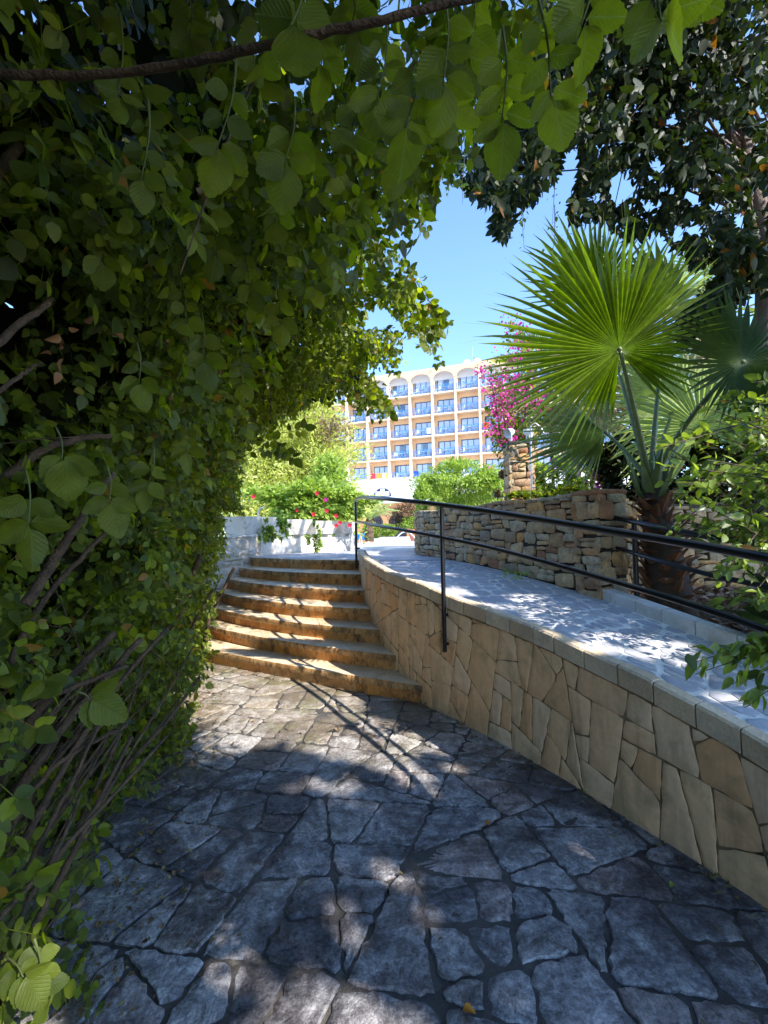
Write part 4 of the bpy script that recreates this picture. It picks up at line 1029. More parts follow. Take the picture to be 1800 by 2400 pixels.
m.add(vs, [(k * 4 + j, k * 4 + 4 + j, k * 4 + 5 + j, k * 4 + 1 + j) for k in range(15) for j in range(3)]); m.build('chute', M_['slide'], r)
m = MB(); 
for dy in (-.27, .27): m.tube([q + [0, dy, .08] for q in arc], .03, 6)
for k in range(3): x = 1.25 + k * .28; m.tube([sp + [x, 0, 0], sp + [x, 0, .75], sp + [x + .3, 0, .7], sp + [x + .42, 0, 0]], .025, 6)
m.build('hand_rail', M_['whitepaint'], r)
def pot(u, v, Y, s, lab, plant=None):
    c = PY(u, v, Y); r = empty('terracotta_pot', c, lab, 'plant pot', 'terracotta pots')
    m = MB(); m.lathe(c, [(.2 * s, 0), (.34 * s, .5 * s), (.38 * s, .5 * s), (.38 * s, .6 * s), (.3 * s, .6 * s), (.28 * s, .52 * s)], 16); m.build('pot', M_['terracotta'], r, auto=40)
    return c
pot(972, 1268, 44, 1.9, 'terracotta pot standing just right of the small pool slide'); 

# ---- generic plants
def blob_points(n, c, r, shell=.5, lump=.25, k=7):
    """points through an irregular lumpy crown"""
    c = np.asarray(c, float); r = np.asarray(r, float); u = unit(n); rad = rng.random(n) ** (1 / 3.) ; rad = shell + (1 - shell) * rad if shell > 0 else rad
    ph = rng.normal(size=(k, 3)) * 2.2; of = rng.random(k) * 6.28; f = np.zeros(n)
    for i in range(k): f += np.sin(u @ ph[i] * 2 + of[i])
    f = 1 + lump * f / math.sqrt(k)
    return c + u * (rad * f)[:, None] * r, u
def bush(name, lab, cat, c, r, n, size, mat, temps=None, group=None, shell=.35, lump=.25, stems=3, droop=-.1, clump=0, keepf=None, floor=None, stem_mat='bark'):
    base = np.array([c[0], c[1], floor if floor is not None else c[2] - r[2]]); t = empty(name, base, lab, cat, group)
    P, u = blob_points(n, c, r, shell, lump)
    if clump:
        cc, _ = blob_points(clump, c, r, .45, lump); j = rng.integers(0, clump, n); P = cc[j] + rng.normal(0, 1, (n, 3)) * np.asarray(r) * .13; u = P - np.asarray(c); u /= np.linalg.norm(u, axis=1, keepdims=True) + 1e-6
    if floor is not None: ok = P[:, 2] > floor + .02; P = P[ok]; u = u[ok]
    if keepf is not None: ok = keepf(P); P = P[ok]; u = u[ok]
    n = len(P); yv = u + rng.normal(0, .6, (n, 3)) + [0, 0, droop]; zh = unit(n) * .6 + [0, 0, .8] + u * .4
    foliage('foliage', mat, P, yv, zh, size * rng.uniform(.65, 1.3, n), temps or LT, t)
    m = MB()
    for k in range(stems):
        e = np.asarray(c) + rng.normal(0, .45, 3) * r * [1, 1, .7]; b_ = base + rng.normal(0, .05, 3) * [1, 1, 0]; mid = (b_ + e) / 2 + rng.normal(0, .08, 3) * r
        s_ = float(max(r)); m.tube([b_, mid, e], [.03 * s_, .022 * s_, .008 * s_], 7)
    m.build('stem', M_[stem_mat], t, smooth=True)
    return t
def tree_feather(lab, c, H, Rr, n, col='feather', brown=False, group='feathery trees behind the white troughs'):
    base = np.array([c[0], c[1], ground_z(0, c[1])]); t = empty('feathery_tree', base, lab, 'tree', group)
    m = MB(); m.tube([base, base + [.1, 0, H * .4], base + [0, .1, H * .95]], [.18, .12, .03], 8)
    pts = []; dirs = []
    nb = 150
    for k in range(nb):
        f = (k + .5) / nb; z = H * (.08 + .9 * f); rr = Rr * (1 - f ** 1.7) * rng.uniform(.55, 1.1) + .15; a = rng.random() * 6.28
        tip = base + [rr * math.cos(a), rr * math.sin(a), z + rr * .25]; root = base + [0, 0, max(.3, z - rr * .3)]
        m.tube([root, (root + tip) / 2 + [0, 0, .1], tip], [.03, .018, .006], 4)
        q = n // nb; tt = rng.random(q) ** .55; p = root + (tip - root) * tt[:, None] + rng.normal(0, 1, (q, 3)) * (.16 + .2 * (1 - f)) * [1, 1, .8]
        pts.append(p); dirs.append(np.tile(nn(tip - root), (q, 1)) + rng.normal(0, .7, (q, 3)) + [0, 0, -.15])
    m.build('trunk', M_['bark'], t, smooth=True)
    P = np.vstack(pts); Dv = np.vstack(dirs); n_ = len(P)
    foliage('crown', M_[col], P, Dv, unit(n_), rng.uniform(.1, .24, n_), [leaf_quad(.12, .03, .1), leaf_quad(.16, .03, .05)], t)
    if brown:
        q = 420; cc = base + [1.3, -1.2, H * .62]; P = cc + rng.normal(0, 1, (q, 3)) * [.4, .3, .35]
        foliage('dry_foliage', M_['conifer_brown'], P, unit(q), unit(q), rng.uniform(.1, .2, q), LT, t)
    return t
tree_feather('tall feathery light green tree left of the hotel, with a dry brown tuft', PY(720, 1240, 20)[:2].tolist(), 8.0, 3.1, 42000, brown=True)
tree_feather('second feathery light green tree, partly behind the left hedge', (-5.4, 19, 0), 6.6, 2.6, 26000)
tree_feather('farther pale feathery tree between the two nearer ones', (-4.6, 25, 0), 8.2, 3.2, 20000)
tree_feather('low feathery tree at the end of the white troughs', (-2.0, 16.5, 0), 3.3, .85, 7000, col='bright')
# round bushes by the hotel terrace
bush('round_bush', 'dark green round bush at the foot of the date palm', 'bush', (-1.45, 48, 1.35), (1.0, .9, .85), 2600, .17, M_['shrub'], group='clipped bushes by the pool', floor=.5)
bush('round_bush', 'bright green bush right of the dark round one', 'bush', (.55, 49.5, 1.5), (.9, .8, .65), 2200, .17, M_['bright'], group='clipped bushes by the pool', floor=.6)
bush('round_bush', 'bright green bush in front of the glazed doors, beside the dry stone wall', 'bush', (3.4, 49, 2.2), (1.5, .9, .7), 2400, .17, M_['bright'], group='clipped bushes by the pool', floor=.6)
bush('ornamental_tree', 'small dark reddish tree in front of the hotel doors', 'tree', (2.3, 50, 3.0), (1.7, 1.3, 1.3), 2200, .2, leafmat('dark_red_leaf', [g(.06, .03, .02), g(.12, .06, .03), g(.05, .07, .02)], g(1.2, 1, .8), .3), stems=2, floor=.2)
# hedge-like bright tree at right of the hotel
bush('bright_tree', 'light green spreading tree in front of the hotel, right of the feathery trees', 'tree', (2.65, 15, 3.0), (1.7, 1.3, .62), 15000, .13, M_['bright'], temps=[leaf_quad(.16, .04, .1)], clump=70, stems=5, floor=1.3)
bush('hanging_bush', 'light green leafy bush hanging behind the end of the dry stone wall', 'bush', (1.35, 13.2, 2.15), (.42, .5, .75), 4000, .1, M_['bright'], temps=[leaf_quad(.2, .04, .1)], clump=22, floor=.95)
# flowering bush on the troughs
fb = bush('hibiscus_bush', 'light green leafy bush with red flowers spilling over the white troughs', 'bush', (-1.75, 10.6, 2.15), (1.2, .6, .5), 9000, .09, M_['bright'], temps=[leaf_quad(.42, .03, .1)], clump=60, floor=1.84, stems=6)
for u, v, c_ in [(743, 1156, 'red'), (764, 1171, 'magenta'), (695, 1196, 'red'), (735, 1205, 'red'), (766, 1197, 'red'), (788, 1209, 'red'), (788, 1232, 'red'), (819, 1231, 'red'), (797, 1225, 'red'), (594, 1164, 'red')]:
    p = PY(u, v, 9.85); m = MB()
    for k in range(6):
        a = k * 1.05; dv = np.array([math.cos(a), -.35, math.sin(a)]); sv = np.array([-math.sin(a), 0, math.cos(a)])
        m.add([p, p + dv * .03 + sv * .02, p + dv * .055, p + dv * .03 - sv * .02], [(0, 1, 2, 3)])
    m.build('flower', M_[c_], fb)
# white planter troughs on a low wall
wl = Curve(np.array([PZ(560, 1306, 1.12)[:2], PZ(626, 1299, 1.12)[:2], PZ(828, 1286, 1.12)[:2], PZ(834, 1285, 1.12)[:2]])); wls = 1 if wl.nrm(.5, 1)[1] < 0 else -1
def wq(s, o, z): p = wl.at(s); n = wl.nrm(s, wls); return np.array([p[0] + n[0] * o, p[1] + n[1] * o, z])
m = MB(); vs = []; n = 12
for s_ in np.linspace(0, wl.L, n): vs += [wq(s_, 0, 1.0), wq(s_, 0, 1.41), wq(s_, .0, 1.42), wq(s_, -.25, 1.42), wq(s_, -.25, 1.0)]
fs = [(0, 1, 2, 3, 4)] + [(k * 5 + j, k * 5 + (j + 1) % 5, (k + 1) * 5 + (j + 1) % 5, (k + 1) * 5 + j) for k in range(n - 1) for j in range(5)] + [tuple(5 * (n - 1) + j for j in (4, 3, 2, 1, 0))]
m.add(vs, fs); tag(m.build('low_wall', M_['white']), 'low rough white wall below the white planting troughs, left of the terrace', 'wall')
def slen(u): 
    best = min(np.linspace(0, wl.L, 200), key=lambda s_: abs(proj(wq(s_, 0, 1.6)[None])[0][0] - u)); return best
for (u0, u1, lab) in ((556, 640, 'leftmost white trough, behind the steel post'), (664, 724, 'white planting trough in the middle of the low wall, widest face'), (728, 790, 'white planting trough with peeling paint, third from the left'), (794, 830, 'last white trough, under the red flowers')):
    a, b = slen(u0), slen(u1); r = empty('planting_trough', wq((a + b) / 2, -.1, 1.5), lab, 'planter', 'white planting troughs'); m = MB()
    z0, z1 = 1.50, 1.86 - .012 * (u0 - 556) / 30
    A = [wq(a + .14, .03, z0), wq(b - .13, .03, z0), wq(b, .14, z1), wq(a, .14, z1), wq(a + .14, -.35, z0), wq(b - .13, -.35, z0), wq(b, -.45, z1), wq(a, -.45, z1)]
    m.add(A, [(0, 1, 2, 3), (5, 4, 7, 6), (4, 0, 3, 7), (1, 5, 6, 2), (0, 4, 5, 1)])
    ii = [wq(a + .04, .08, z1), wq(b - .04, .08, z1), wq(b - .04, -.39, z1), wq(a + .04, -.39, z1)]; dd = [p - [0, 0, .07] for p in ii]
    m.add([A[3], A[2], A[6], A[7]] + ii + dd, [(0, 1, 5, 4), (1, 2, 6, 5), (2, 3, 7, 6), (3, 0, 4, 7), (4, 5, 9, 8), (5, 6, 10, 9), (6, 7, 11, 10), (7, 4, 8, 11)])
    m.build('trough', M_['white'], r, auto=30)
    m = MB(); m.add(dd, [(0, 1, 2, 3)]); m.build('soil', M_['soil'], r)
    m = MB()
    for s_ in (a + (b - a) * .25, a + (b - a) * .75): m.box(wq(s_, -.12, 1.455), (.12, .2, .1), [nn(np.r_[wl.nrm(s_, wls), 0][[1, 0, 2]] * [1, -1, 1]), np.r_[wl.nrm(s_, wls), 0], (0, 0, 1)])
    m.build('support_block', M_['white'], r)
for (u, v, rr, lab, mt) in ((630, 1245, .13, 'small bright shrub growing against the low white wall near the steel post', 'bright'), (664, 1232, .1, 'bright trailing plant between the first and second white troughs', 'bright'), (736, 1262, .14, 'dense green shrub growing in front of the low white wall', 'bright')):
    p = PY(u, v, 8.6 if u < 700 else 9.3); bush('small_shrub', lab, 'shrub', p, (rr, rr * .6, rr * 1.7), 520, .06, M_[mt], temps=[leaf_quad(.25)], group='small shrubs along the low white wall', shell=.0, lump=.5, clump=14)
# date palm far left of terrace
def frond_pinnate(m_, base, tip, droop, n=26, ln=.45, w_=.02):
    base = np.asarray(base); tip = np.asarray(tip); mid = (base + tip) / 2 + [0, 0, droop]
    pts = [(1 - t) ** 2 * base + 2 * t * (1 - t) * mid + t * t * tip for t in np.linspace(0, 1, n)]
    m_.tube(pts[::3], [.02] * len(pts[::3]), 4)
    for i in range(3, n - 1):
        d = nn(pts[i + 1] - pts[i]); s_ = nn(np.cross(d, [0, 0, 1])); l = ln * math.sin(math.pi * min(1, .15 + i / n * .9)) + .05
        for sg in (-1, 1):
            e = pts[i] + (s_ * sg * .8 + d * .6 + np.array([0, 0, -.25])) * l; m_.add([pts[i] - d * w_, pts[i] + d * w_, e], [(0, 1, 2)])
dp = PY(865, 1268, 26); r = empty('date_palm', dp, 'small date palm with arching feathery fronds on the pool terrace', 'palm tree')
m = MB(); m.lathe(dp, [(.22, 0), (.3, .25), (.22, .4), (.28, .6), (.2, .8), (.25, 1.0), (.15, 1.25)], 12); m.build('trunk', M_['bark'], r)
for k in range(22):
    a = k * 2.4; el = ri.uniform(-.1, 1.1); l = ri.uniform(1.5, 2.0); c0_ = dp + [0, 0, 1.2]; m = MB()
    frond_pinnate(m, c0_, c0_ + l * np.array([math.cos(a) * math.cos(el * .5), math.sin(a) * math.cos(el * .5), math.sin(el) * .6 + .15]), .55, 24, .42, .03); m.build('frond', M_['palm_pale'], r)
# ================================================================== RIGHT SIDE: PILLAR, PALMS, BOUGAINVILLEA
Yp = 7.4
pa, pb = PY(1197, 1165, Yp), PY(1256, 1165, Yp); pc = (pa + pb) / 2; pw_ = .40; ptop = PY(1225, 1040, Yp)[2]
pr = empty('stone_pillar', (pc[0], Yp + .2, 1.79), 'square stone pillar of rough tan blocks rising from the flower bed', 'pillar')
mb = MB(); mb2 = MB()
cs = [np.array([pc[0] - pw_ / 2, Yp]), np.array([pc[0] + pw_ / 2, Yp]), np.array([pc[0] + pw_ / 2, Yp + pw_]), np.array([pc[0] - pw_ / 2, Yp + pw_])]
for k in range(4):
    c_ = Curve(np.array([cs[k], cs[(k + 1) % 4]])); side = 1 if c_.nrm(.2, 1) @ (c_.at(.2)[:2] - np.array([pc[0], Yp + pw_ / 2])) > 0 else -1
    masonry(mb, c_, lambda s: 1.72, lambda s: ptop, -.0, c_.L, side, course=(.09, .17), length=(.1, .26), depth=.04)
mb.build('stonework', M_['rubble'], pr, auto=50)
mb2.box((pc[0], Yp + pw_ / 2, (1.7 + ptop) / 2), (pw_ - .03, pw_ - .03, ptop - 1.72)); mb2.bbox((pc[0], Yp + pw_ / 2, ptop + .02), (pw_ + .05, pw_ + .05, .05)); mb2.build('pillar_core', M_['rubble_joint'], pr)
def floodlight(x, lab, sx):
    c = np.array([x, Yp + .15, ptop + .04]); r = empty('floodlight', c, lab, 'floodlight', 'floodlights on the pillar')
    m = MB(); m.tube([c, c + [0, 0, .17]], .018, 8); m.lathe(c, [(.04, 0), (.04, .012), (.02, .02)], 10); m.build('stand', M_['steel'], r)
    d = nn([sx, -.5, -.35]); a = nn(np.cross(d, [0, 0, 1])); b = np.cross(a, d); h0 = c + [0, 0, .19]
    m = MB(); rr = [(.03, -.06), (.055, -.03), (.08, .08), (.088, .09), (.08, .085), (.05, .02)]; vs = []; n = 12
    for (q, l) in rr:
        for j in range(n): th = j * 2 * math.pi / n; vs.append(h0 + d * l + (a * math.cos(th) + b * math.sin(th)) * q)
    fs = [(i * n + j, i * n + (j + 1) % n, (i + 1) * n + (j + 1) % n, (i + 1) * n + j) for i in range(len(rr) - 1) for j in range(n)] + [tuple(range(n - 1, -1, -1)), tuple(range((len(rr) - 1) * n, len(rr) * n))]
    m.add(vs, fs); m.build('lamp_head', M_['whitepaint'], r, auto=40)
floodlight(pc[0] - .13, 'small floodlight on the left corner of the pillar top, facing left', -.9); floodlight(pc[0] + .14, 'small floodlight on the right corner of the pillar top', .7)
s0 = PY(1246, 1160, 7.15); s1 = PY(1243, 996, 7.15)
m = MB(); m.tube([[s0[0], s0[1], 1.75], s1 - [0, 0, .04], s1 + [.02, 0, .0], s1 + [.08, -.01, .02], s1 + [.16, -.02, -.05], s1 + [.2, -.02, -.14]], .015, 8)
e = s1 + [.2, -.02, -.14]; m.tube([e, e + [.02, 0, -.03], e + [.025, 0, -.035]], [.015, .06, .055], 12)
m.tube([s0 + [0, 0, .12], s0 + [.06, -.02, .12]], .012, 6)
tag(m.build('outdoor_shower', M_['steel'], auto=40), 'slim outdoor shower pipe with curved head standing in front of the stone pillar', 'shower')

# fan palm frond --------------------------------------------------------
def fan(m, hub, xax, yax, nax, Lf, a0, a1, nseg, joined=.5, fold=.05, tipdroop=.05, base_r=.02, curl=.15, wob=.028):
    """pleated fan blade. Lf(angle)->length; xax,yax span the blade plane"""
    da = (a1 - a0) / nseg
    for k in range(nseg):
        am = a0 + (k + .5) * da; wo_ = random.gauss(0, wob); L = Lf(am) * random.uniform(.95, 1.04); jl = L * joined * random.uniform(.9, 1.08); dr = tipdroop * random.uniform(.3, 1.8); side = random.gauss(0, .02)
        rows = []
        for t in (0, .12, .3, .5, .68, .84, 1.0):
            r = base_r + (L - base_r) * t
            if r <= jl: hwid = r * math.tan(da / 2) * 1.03
            else: hwid = jl * math.tan(da / 2) * (1 - ((r - jl) / (L - jl)) ** 1.3) * .98
            fo = fold * min(1, r / (L * .25)) * (hwid / (jl * math.tan(da / 2) + 1e-6)); z = curl * (r / L) ** 2 * L * .25 - dr * L * t ** 3
            an = am + side * t * t + wo_ * max(0, t - joined) / (1 - joined)
            c, s = math.cos(an), math.sin(an); d = xax * c + yax * s; p = -xax * s + yax * c
            ctr = hub + d * r + nax * (-z); gv = np.array([0, 0, -1.]) * dr * L * t ** 4 * .8
            rows.append((ctr + nax * fo * .5 + p * hwid + gv, ctr - nax * fo * .5 + gv, ctr + nax * fo * .5 - p * hwid + gv))
        vs = [q for r3 in rows for q in r3]; fs = []
        for i in range(len(rows) - 1):
            for j in range(2): a = i * 3 + j; fs.append((a, a + 1, a + 4, a + 3))
        m.add(vs, fs)
        if random.random() < .7:  # loose threads at the tip
            tp = rows[-1][1]; b_ = rows[-2][0]; q = tp + (xax * math.cos(am + .3) + yax * math.sin(am + .3)) * .07 + [random.gauss(0, .02), 0, random.gauss(-.02, .02)]
            w3 = np.array([.0009, 0, .0009]); m.add([b_, b_ + w3, q + w3, q], [(0, 1, 2, 3)])
def lenfun(tab):
    a = np.radians([t[0] for t in tab]); l = [t[1] for t in tab]; return lambda x: float(np.interp(x, a, l))
def petiole(m, p0, p1, sag_, w0, w1, n=10):
    p0 = np.asarray(p0, float); p1 = np.asarray(p1, float); pts = [p0 * (1 - t) + p1 * t + np.array([0, 0, 4 * sag_ * t * (1 - t)]) for t in np.linspace(0, 1, n)]
    m.tube(pts, list(np.linspace(w0, w1, n)), 6)
    for i in range(1, n * 3):  # small teeth
        t = i / (n * 3); c = p0 * (1 - t) + p1 * t + np.array([0, 0, 4 * sag_ * t * (1 - t)]); w_ = w0 + (w1 - w0) * t; d = nn(p1 - p0); s_ = nn(np.cross(d, [0, 1, 0])) * (1 if i % 2 else -1)
        m.add([c + s_ * w_ * .9 - d * .006, c + s_ * w_ * .9 + d * .006, c + s_ * (w_ + .012) + d * .008], [(0, 1, 2)])
crown = PY(1524, 1135, 3.78); foot = PY(1572, 1402, 3.7)
fp = empty('fan_palm', (foot[0], foot[1], .83), 'fan palm with a huge round pleated frond, rising from the bed behind the kerb', 'palm tree')
m = MB(); ax_ = nn(crown - foot)
tk = [foot - [0, 0, .15], foot, foot + (crown - foot) * .5, crown + [0, 0, .02]]; m.tube(tk, [.19, .17, .13, .07], 14); m.build('trunk', M_['bark'], fp, smooth=True)
def boot(mbb, t, a, L, wd, out=.5, up=.9, curlk=.35):
    c = foot + (crown - foot) * t; r = np.array([math.cos(a), math.sin(a), 0]); s = np.array([-math.sin(a), math.cos(a), 0]); rows = []; R0 = .16 - .09 * t
    for k, q in enumerate((0, .25, .5, .75, 1)):
        w_ = wd * (1 - q) ** .8 + .004; ct = c + r * (R0 + out * L * q - .0) + np.array([0, 0, (up * L * q - curlk * L * q * q)])
        rows += [ct + s * w_ - r * .012, ct + r * .02 * (1 - q), ct - s * w_ - r * .012, ct - r * .014]
    fs = []
    for k in range(4):
        for j in range(4): fs.append((k * 4 + j, k * 4 + (j + 1) % 4, k * 4 + 4 + (j + 1) % 4, k * 4 + 4 + j))
    mbb.add(rows, fs)
mb = MB()
for k in range(78):
    t = (k / 78) ** .9 * .9 - .02; boot(mb, t, k * 2.399 + random.gauss(0, .2), random.uniform(.16, .3), random.uniform(.035, .065), random.uniform(.4, .75), random.uniform(.4, .9), random.uniform(0, .5))
mb.build('old_leaf_bases', M_['boot'], fp, auto=40)
mb = MB()
for k in range(9): boot(mb, .84 + .02 * k, k * 2.399 + .5, random.uniform(.26, .36), random.uniform(.045, .06), .38, .95, .0)
mb.build('fresh_leaf_bases', M_['boot_green'], fp, auto=40)
def frond(hubpx, Yh, tabpx, a0, a1, nseg, nax, joined=.5, mat='palm', fold=.03, droop=.08, curl=.3, crown_=None, pw0=.026, label=None, flat=1., thing_=None, up=(0, 0, 1), sag_=.04):
    th = thing_ or fp; hub = PY(*hubpx, Yh); nax = nn(nax); xa = nn(np.cross(np.array(up, float), nax)); xa = xa if xa[0] > 0 else -xa; ya = nn(np.cross(nax, xa)); ya = ya if ya[2] > 0 else -ya
    sc = Yh / FPX; tab = [(a, l * sc) for a, l in tabpx]; mf = MB(); fan(mf, hub, xa, ya, nax, lenfun(tab), math.radians(a0), math.radians(a1), nseg, joined, fold, droop, curl=curl)
    f_ = mf.build('frond', M_[mat], th)
    c = crown if crown_ is None else crown_
    mp = MB(); petiole(mp, c, hub, sag_, pw0, .012); mp.lathe(hub - nax * .0 + [0, 0, -.01], [(.012, 0), (.02, .012), (.012, .03)], 8); mp.build('petiole', M_['petiole'], f_, smooth=True)
    if label: f_['label'] = label
    return f_
frond((1452, 820), 3.25, [(-60, 150), (-30, 215), (0, 225), (30, 262), (60, 285), (90, 285), (120, 322), (140, 345), (160, 350), (180, 335), (200, 320), (220, 285), (240, 250), (262, 215), (290, 120)], -52, 268, 66, (.12, 1, .22), .5, 'palm', .06, .05, .25, label='large round front frond, its pleats lit through from behind')
frond((1419, 1015), 4.4, [(120, 130), (150, 190), (180, 240), (205, 230), (235, 190), (255, 150)], 128, 262, 30, (.35, .8, .6), .36, 'palm_pale', .06, .12, .2, label='low frond seen nearly edge on, pointing left')
frond((1400, 700), 5.2, [(40, 200), (90, 215), (140, 230), (180, 190)], 30, 190, 34, (-.1, 1, .1), .5, 'palm', .06, .05, .2)
frond((1560, 730), 4.9, [(0, 190), (60, 205), (90, 210), (140, 170), (200, 160)], -20, 215, 38, (-.3, 1, -.15), .5, 'palm_pale', .06, .06, .2)
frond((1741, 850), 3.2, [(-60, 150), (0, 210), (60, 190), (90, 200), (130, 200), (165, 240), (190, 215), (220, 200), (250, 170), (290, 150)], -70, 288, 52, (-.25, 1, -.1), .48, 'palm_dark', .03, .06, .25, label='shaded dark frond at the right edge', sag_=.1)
frond((1640, 1000), 4.6, [(0, 190), (90, 180), (180, 210), (270, 190)], -40, 250, 40, (.5, .8, .4), .5, 'palm_pale', .03, .15, .2)
frond((1590, 930), 5.0, [(0, 190), (90, 210), (180, 200), (270, 190)], 20, 230, 40, (.2, .8, -.4), .5, 'palm_pale', .03, .12, .2)
# ---- big palm behind with hanging dry skirt
bpY = 9.6; bc = PY(1330, 905, bpY); bb = PY(1338, 1150, bpY); bp = empty('tall_fan_palm', (bb[0], bpY, 1.79), 'bigger fan palm behind the pillar with dense skirt of drooping fronds and pale trunk', 'palm tree')
m = MB(); m.tube([[bb[0], bpY, 1.7], [bb[0] + .04, bpY, 2.4], [bc[0] + .1, bpY, 3.2], [bc[0], bpY, bc[2]]], [.22, .165, .16, .2], 14); m.build('trunk', M_['bark_pale'], bp, smooth=True)
for k in range(46):
    a = k * 2.399; el = 1.15 - 1.75 * (k / 46) ** .75; L = random.uniform(.75, 1.15); d = np.array([math.cos(a) * math.cos(el), math.sin(a) * math.cos(el), math.sin(el)]); c = np.array([bc[0], bpY, bc[2] + .1 - .35 * k / 46])
    hub = c + d * L; fd = nn(d * 1 + np.array([0, 0, -.45])); sidev = nn(np.cross(fd, [0, 0, 1])); nax = nn(np.cross(sidev, fd)); r_ = random.uniform(.65, .95)
    mf = MB(); fan(mf, hub, fd, sidev, nax, lambda x: r_ * (1 - .2 * abs(x) / 2), -1.5, 1.5, 26, .45, .03, .3 + .25 * k / 46, curl=.4)
    f_ = mf.build('frond', M_['palm' if k < 12 else ('palm_pale' if k < 30 else 'palm_dry')], bp)
    mp = MB(); petiole(mp, c, hub, .05, .03, .014, 5); mp.build('petiole', M_['petiole'], f_)
# second palm further right, filling behind
bp2Y = 8.2; c2 = PY(1640, 760, bp2Y); b2 = empty('background_fan_palm', (c2[0], bp2Y, 1.79), 'pale sunlit fan palm standing behind the front palm at the right', 'palm tree')
m = MB(); m.tube([[c2[0] + .1, bp2Y, 1.7], [c2[0] + .05, bp2Y, 3.2], [c2[0], bp2Y, c2[2]]], [.2, .15, .17], 12); m.build('trunk', M_['bark'], b2, smooth=True)
for k in range(36):
    a = k * 2.399; el = 1.2 - 1.8 * (k / 36) ** .8; L = random.uniform(.8, 1.2); d = np.array([math.cos(a) * math.cos(el), math.sin(a) * math.cos(el), math.sin(el)]); c = np.array([c2[0], bp2Y, c2[2] - .4 * k / 36])
    hub = c + d * L; fd = nn(d + np.array([0, 0, -.35])); sidev = nn(np.cross(fd, [0, 0, 1])); nax = nn(np.cross(sidev, fd)); r_ = random.uniform(.7, 1.0)
    mf = MB(); fan(mf, hub, fd, sidev, nax, lambda x: r_ * (1 - .2 * abs(x) / 2), -1.6, 1.6, 26, .45, .03, .3, curl=.3)
    f_ = mf.build('frond', M_['palm_pale' if k < 26 else 'palm_dry'], b2); mp = MB(); petiole(mp, c, hub, .05, .03, .014, 5); mp.build('petiole', M_['petiole'], f_)
# ---- bougainvillea
bg_ = bush('bougainvillea', 'bougainvillea with magenta flowers climbing behind the pillar and over the palm', 'flowering shrub', PY(1205, 930, 8.6), (.5, .35, 1.3), 2200, .075, M_['hedge'], clump=40, floor=1.85, stems=5, lump=.1)
P = []
for (u, v, r, n) in [(1130, 868, 16, 90), (1160, 905, 26, 130), (1180, 930, 34, 230), (1165, 960, 24, 150), (1195, 890, 28, 150), (1205, 830, 26, 90), (1215, 790, 30, 70), (1235, 770, 24, 50), (1230, 810, 26, 60), (1150, 1012, 15, 90), (1190, 990, 26, 150), (1200, 1030, 16, 110), (1208, 1060, 12, 50), (1262, 940, 20, 110), (1225, 905, 26, 80), (1180, 760, 18, 22), (1280, 1090, 14, 20), (1175, 1015, 18, 60)]:
    q = int(n * .6); uu = rng.normal(u, r * .55, q); vv = rng.normal(v, r * .75, q); yy = rng.normal(8.25, .12, q)
    P.append(np.array([PY(a, b, c) for a, b, c in zip(uu, vv, yy)]))
P = np.vstack(P); n = len(P)
foliage('flowering_foliage', M_['magenta'], P, unit(n), unit(n), rng.uniform(.03, .055, n), [leaf_quad(.45, .1, .05)], bg_)
b3 = bush('bougainvillea', 'small magenta flowering plant on the bed right behind the dry stone wall', 'flowering shrub', PY(1405, 1120, 6.6), (.22, .15, .28), 500, .05, M_['hedge'], floor=1.8)
P = np.array([PY(rng.normal(1402, 9), rng.normal(1110, 18), rng.normal(6.4, .05)) for _ in range(90)]); foliage('flowering_foliage', M_['magenta'], P, unit(90), unit(90), rng.uniform(.03, .05, 90), [leaf_quad(.45, .1, .05)], b3)
# plants on the bed behind wall
for (u, v, Y, r, lab, mt, n, cat) in (
    (1295, 1120, 8.0, (.35, .3, .35), 'light leafy bush between the pillar and the pale palm trunk', 'bright', 2600, 'bush'),
    (1385, 1120, 7.6, (.3, .3, .3), 'light leafy bush right of the pale palm trunk', 'bright', 1800, 'bush'),
    (1470, 1105, 6.2, (.45, .3, .42), 'dark leafy bush behind the wall, left of the front palm', 'ficus', 5200, 'bush'),
    (1640, 1130, 5.6, (.75, .35, .62), 'dark tangled bush behind the front palm above the return wall', 'ficus', 9000, 'bush'),
    (1180, 1150, 8.2, (.18, .2, .22), 'small rusty orange plant at the left foot of the pillar', 'conifer_brown', 500, 'plant'),
    (1330, 1158, 6.9, (.8, .12, .09), 'low ground cover with tiny purple flowers along the wall top', 'hedge', 1600, 'plant')):
    bush('garden_bush' if cat == 'bush' else 'bed_plant', lab, cat, PY(u, v, Y), r, n, .07, M_[mt], floor=1.8, clump=max(8, n // 120), temps=[leaf_quad(.35)])
# spill of tree trunks in the bed
for (u, v0, v1, Y, w_, lab) in ((1390, 1165, 960, 9, .06, 'slender pale trunk rising behind the small magenta plant'), (1298, 1165, 1000, 8.6, .035, 'thin dark stake between the pillar and the palm trunk')):
    p0, p1 = PY(u, v0, Y), PY(u - 6, v1, Y); m = MB(); m.tube([[p0[0], p0[1], 1.75], (p0 + p1) / 2, p1], [w_, w_ * .9, w_ * .7], 8); tag(m.build('bare_trunk', M_['bark_pale' if w_ > .05 else 'bark']), lab, 'trunk')
# creeping weeds at wall foot
m0 = empty('weed', PZ(1215, 1352, 1.05), 'small trailing green weed at the foot of the dry stone wall on the ramp', 'weed')
P = np.array([PZ(u, v, 1.06) + [0, 0, rng.uniform(0, .05)] for u, v in zip(rng.uniform(1180, 1245, 70), rng.uniform(1340, 1360, 70))]); foliage('leaves', M_['bright'], P, unit(70) + [0, 0, .3], unit(70), rng.uniform(.02, .045, 70), LT, m0)

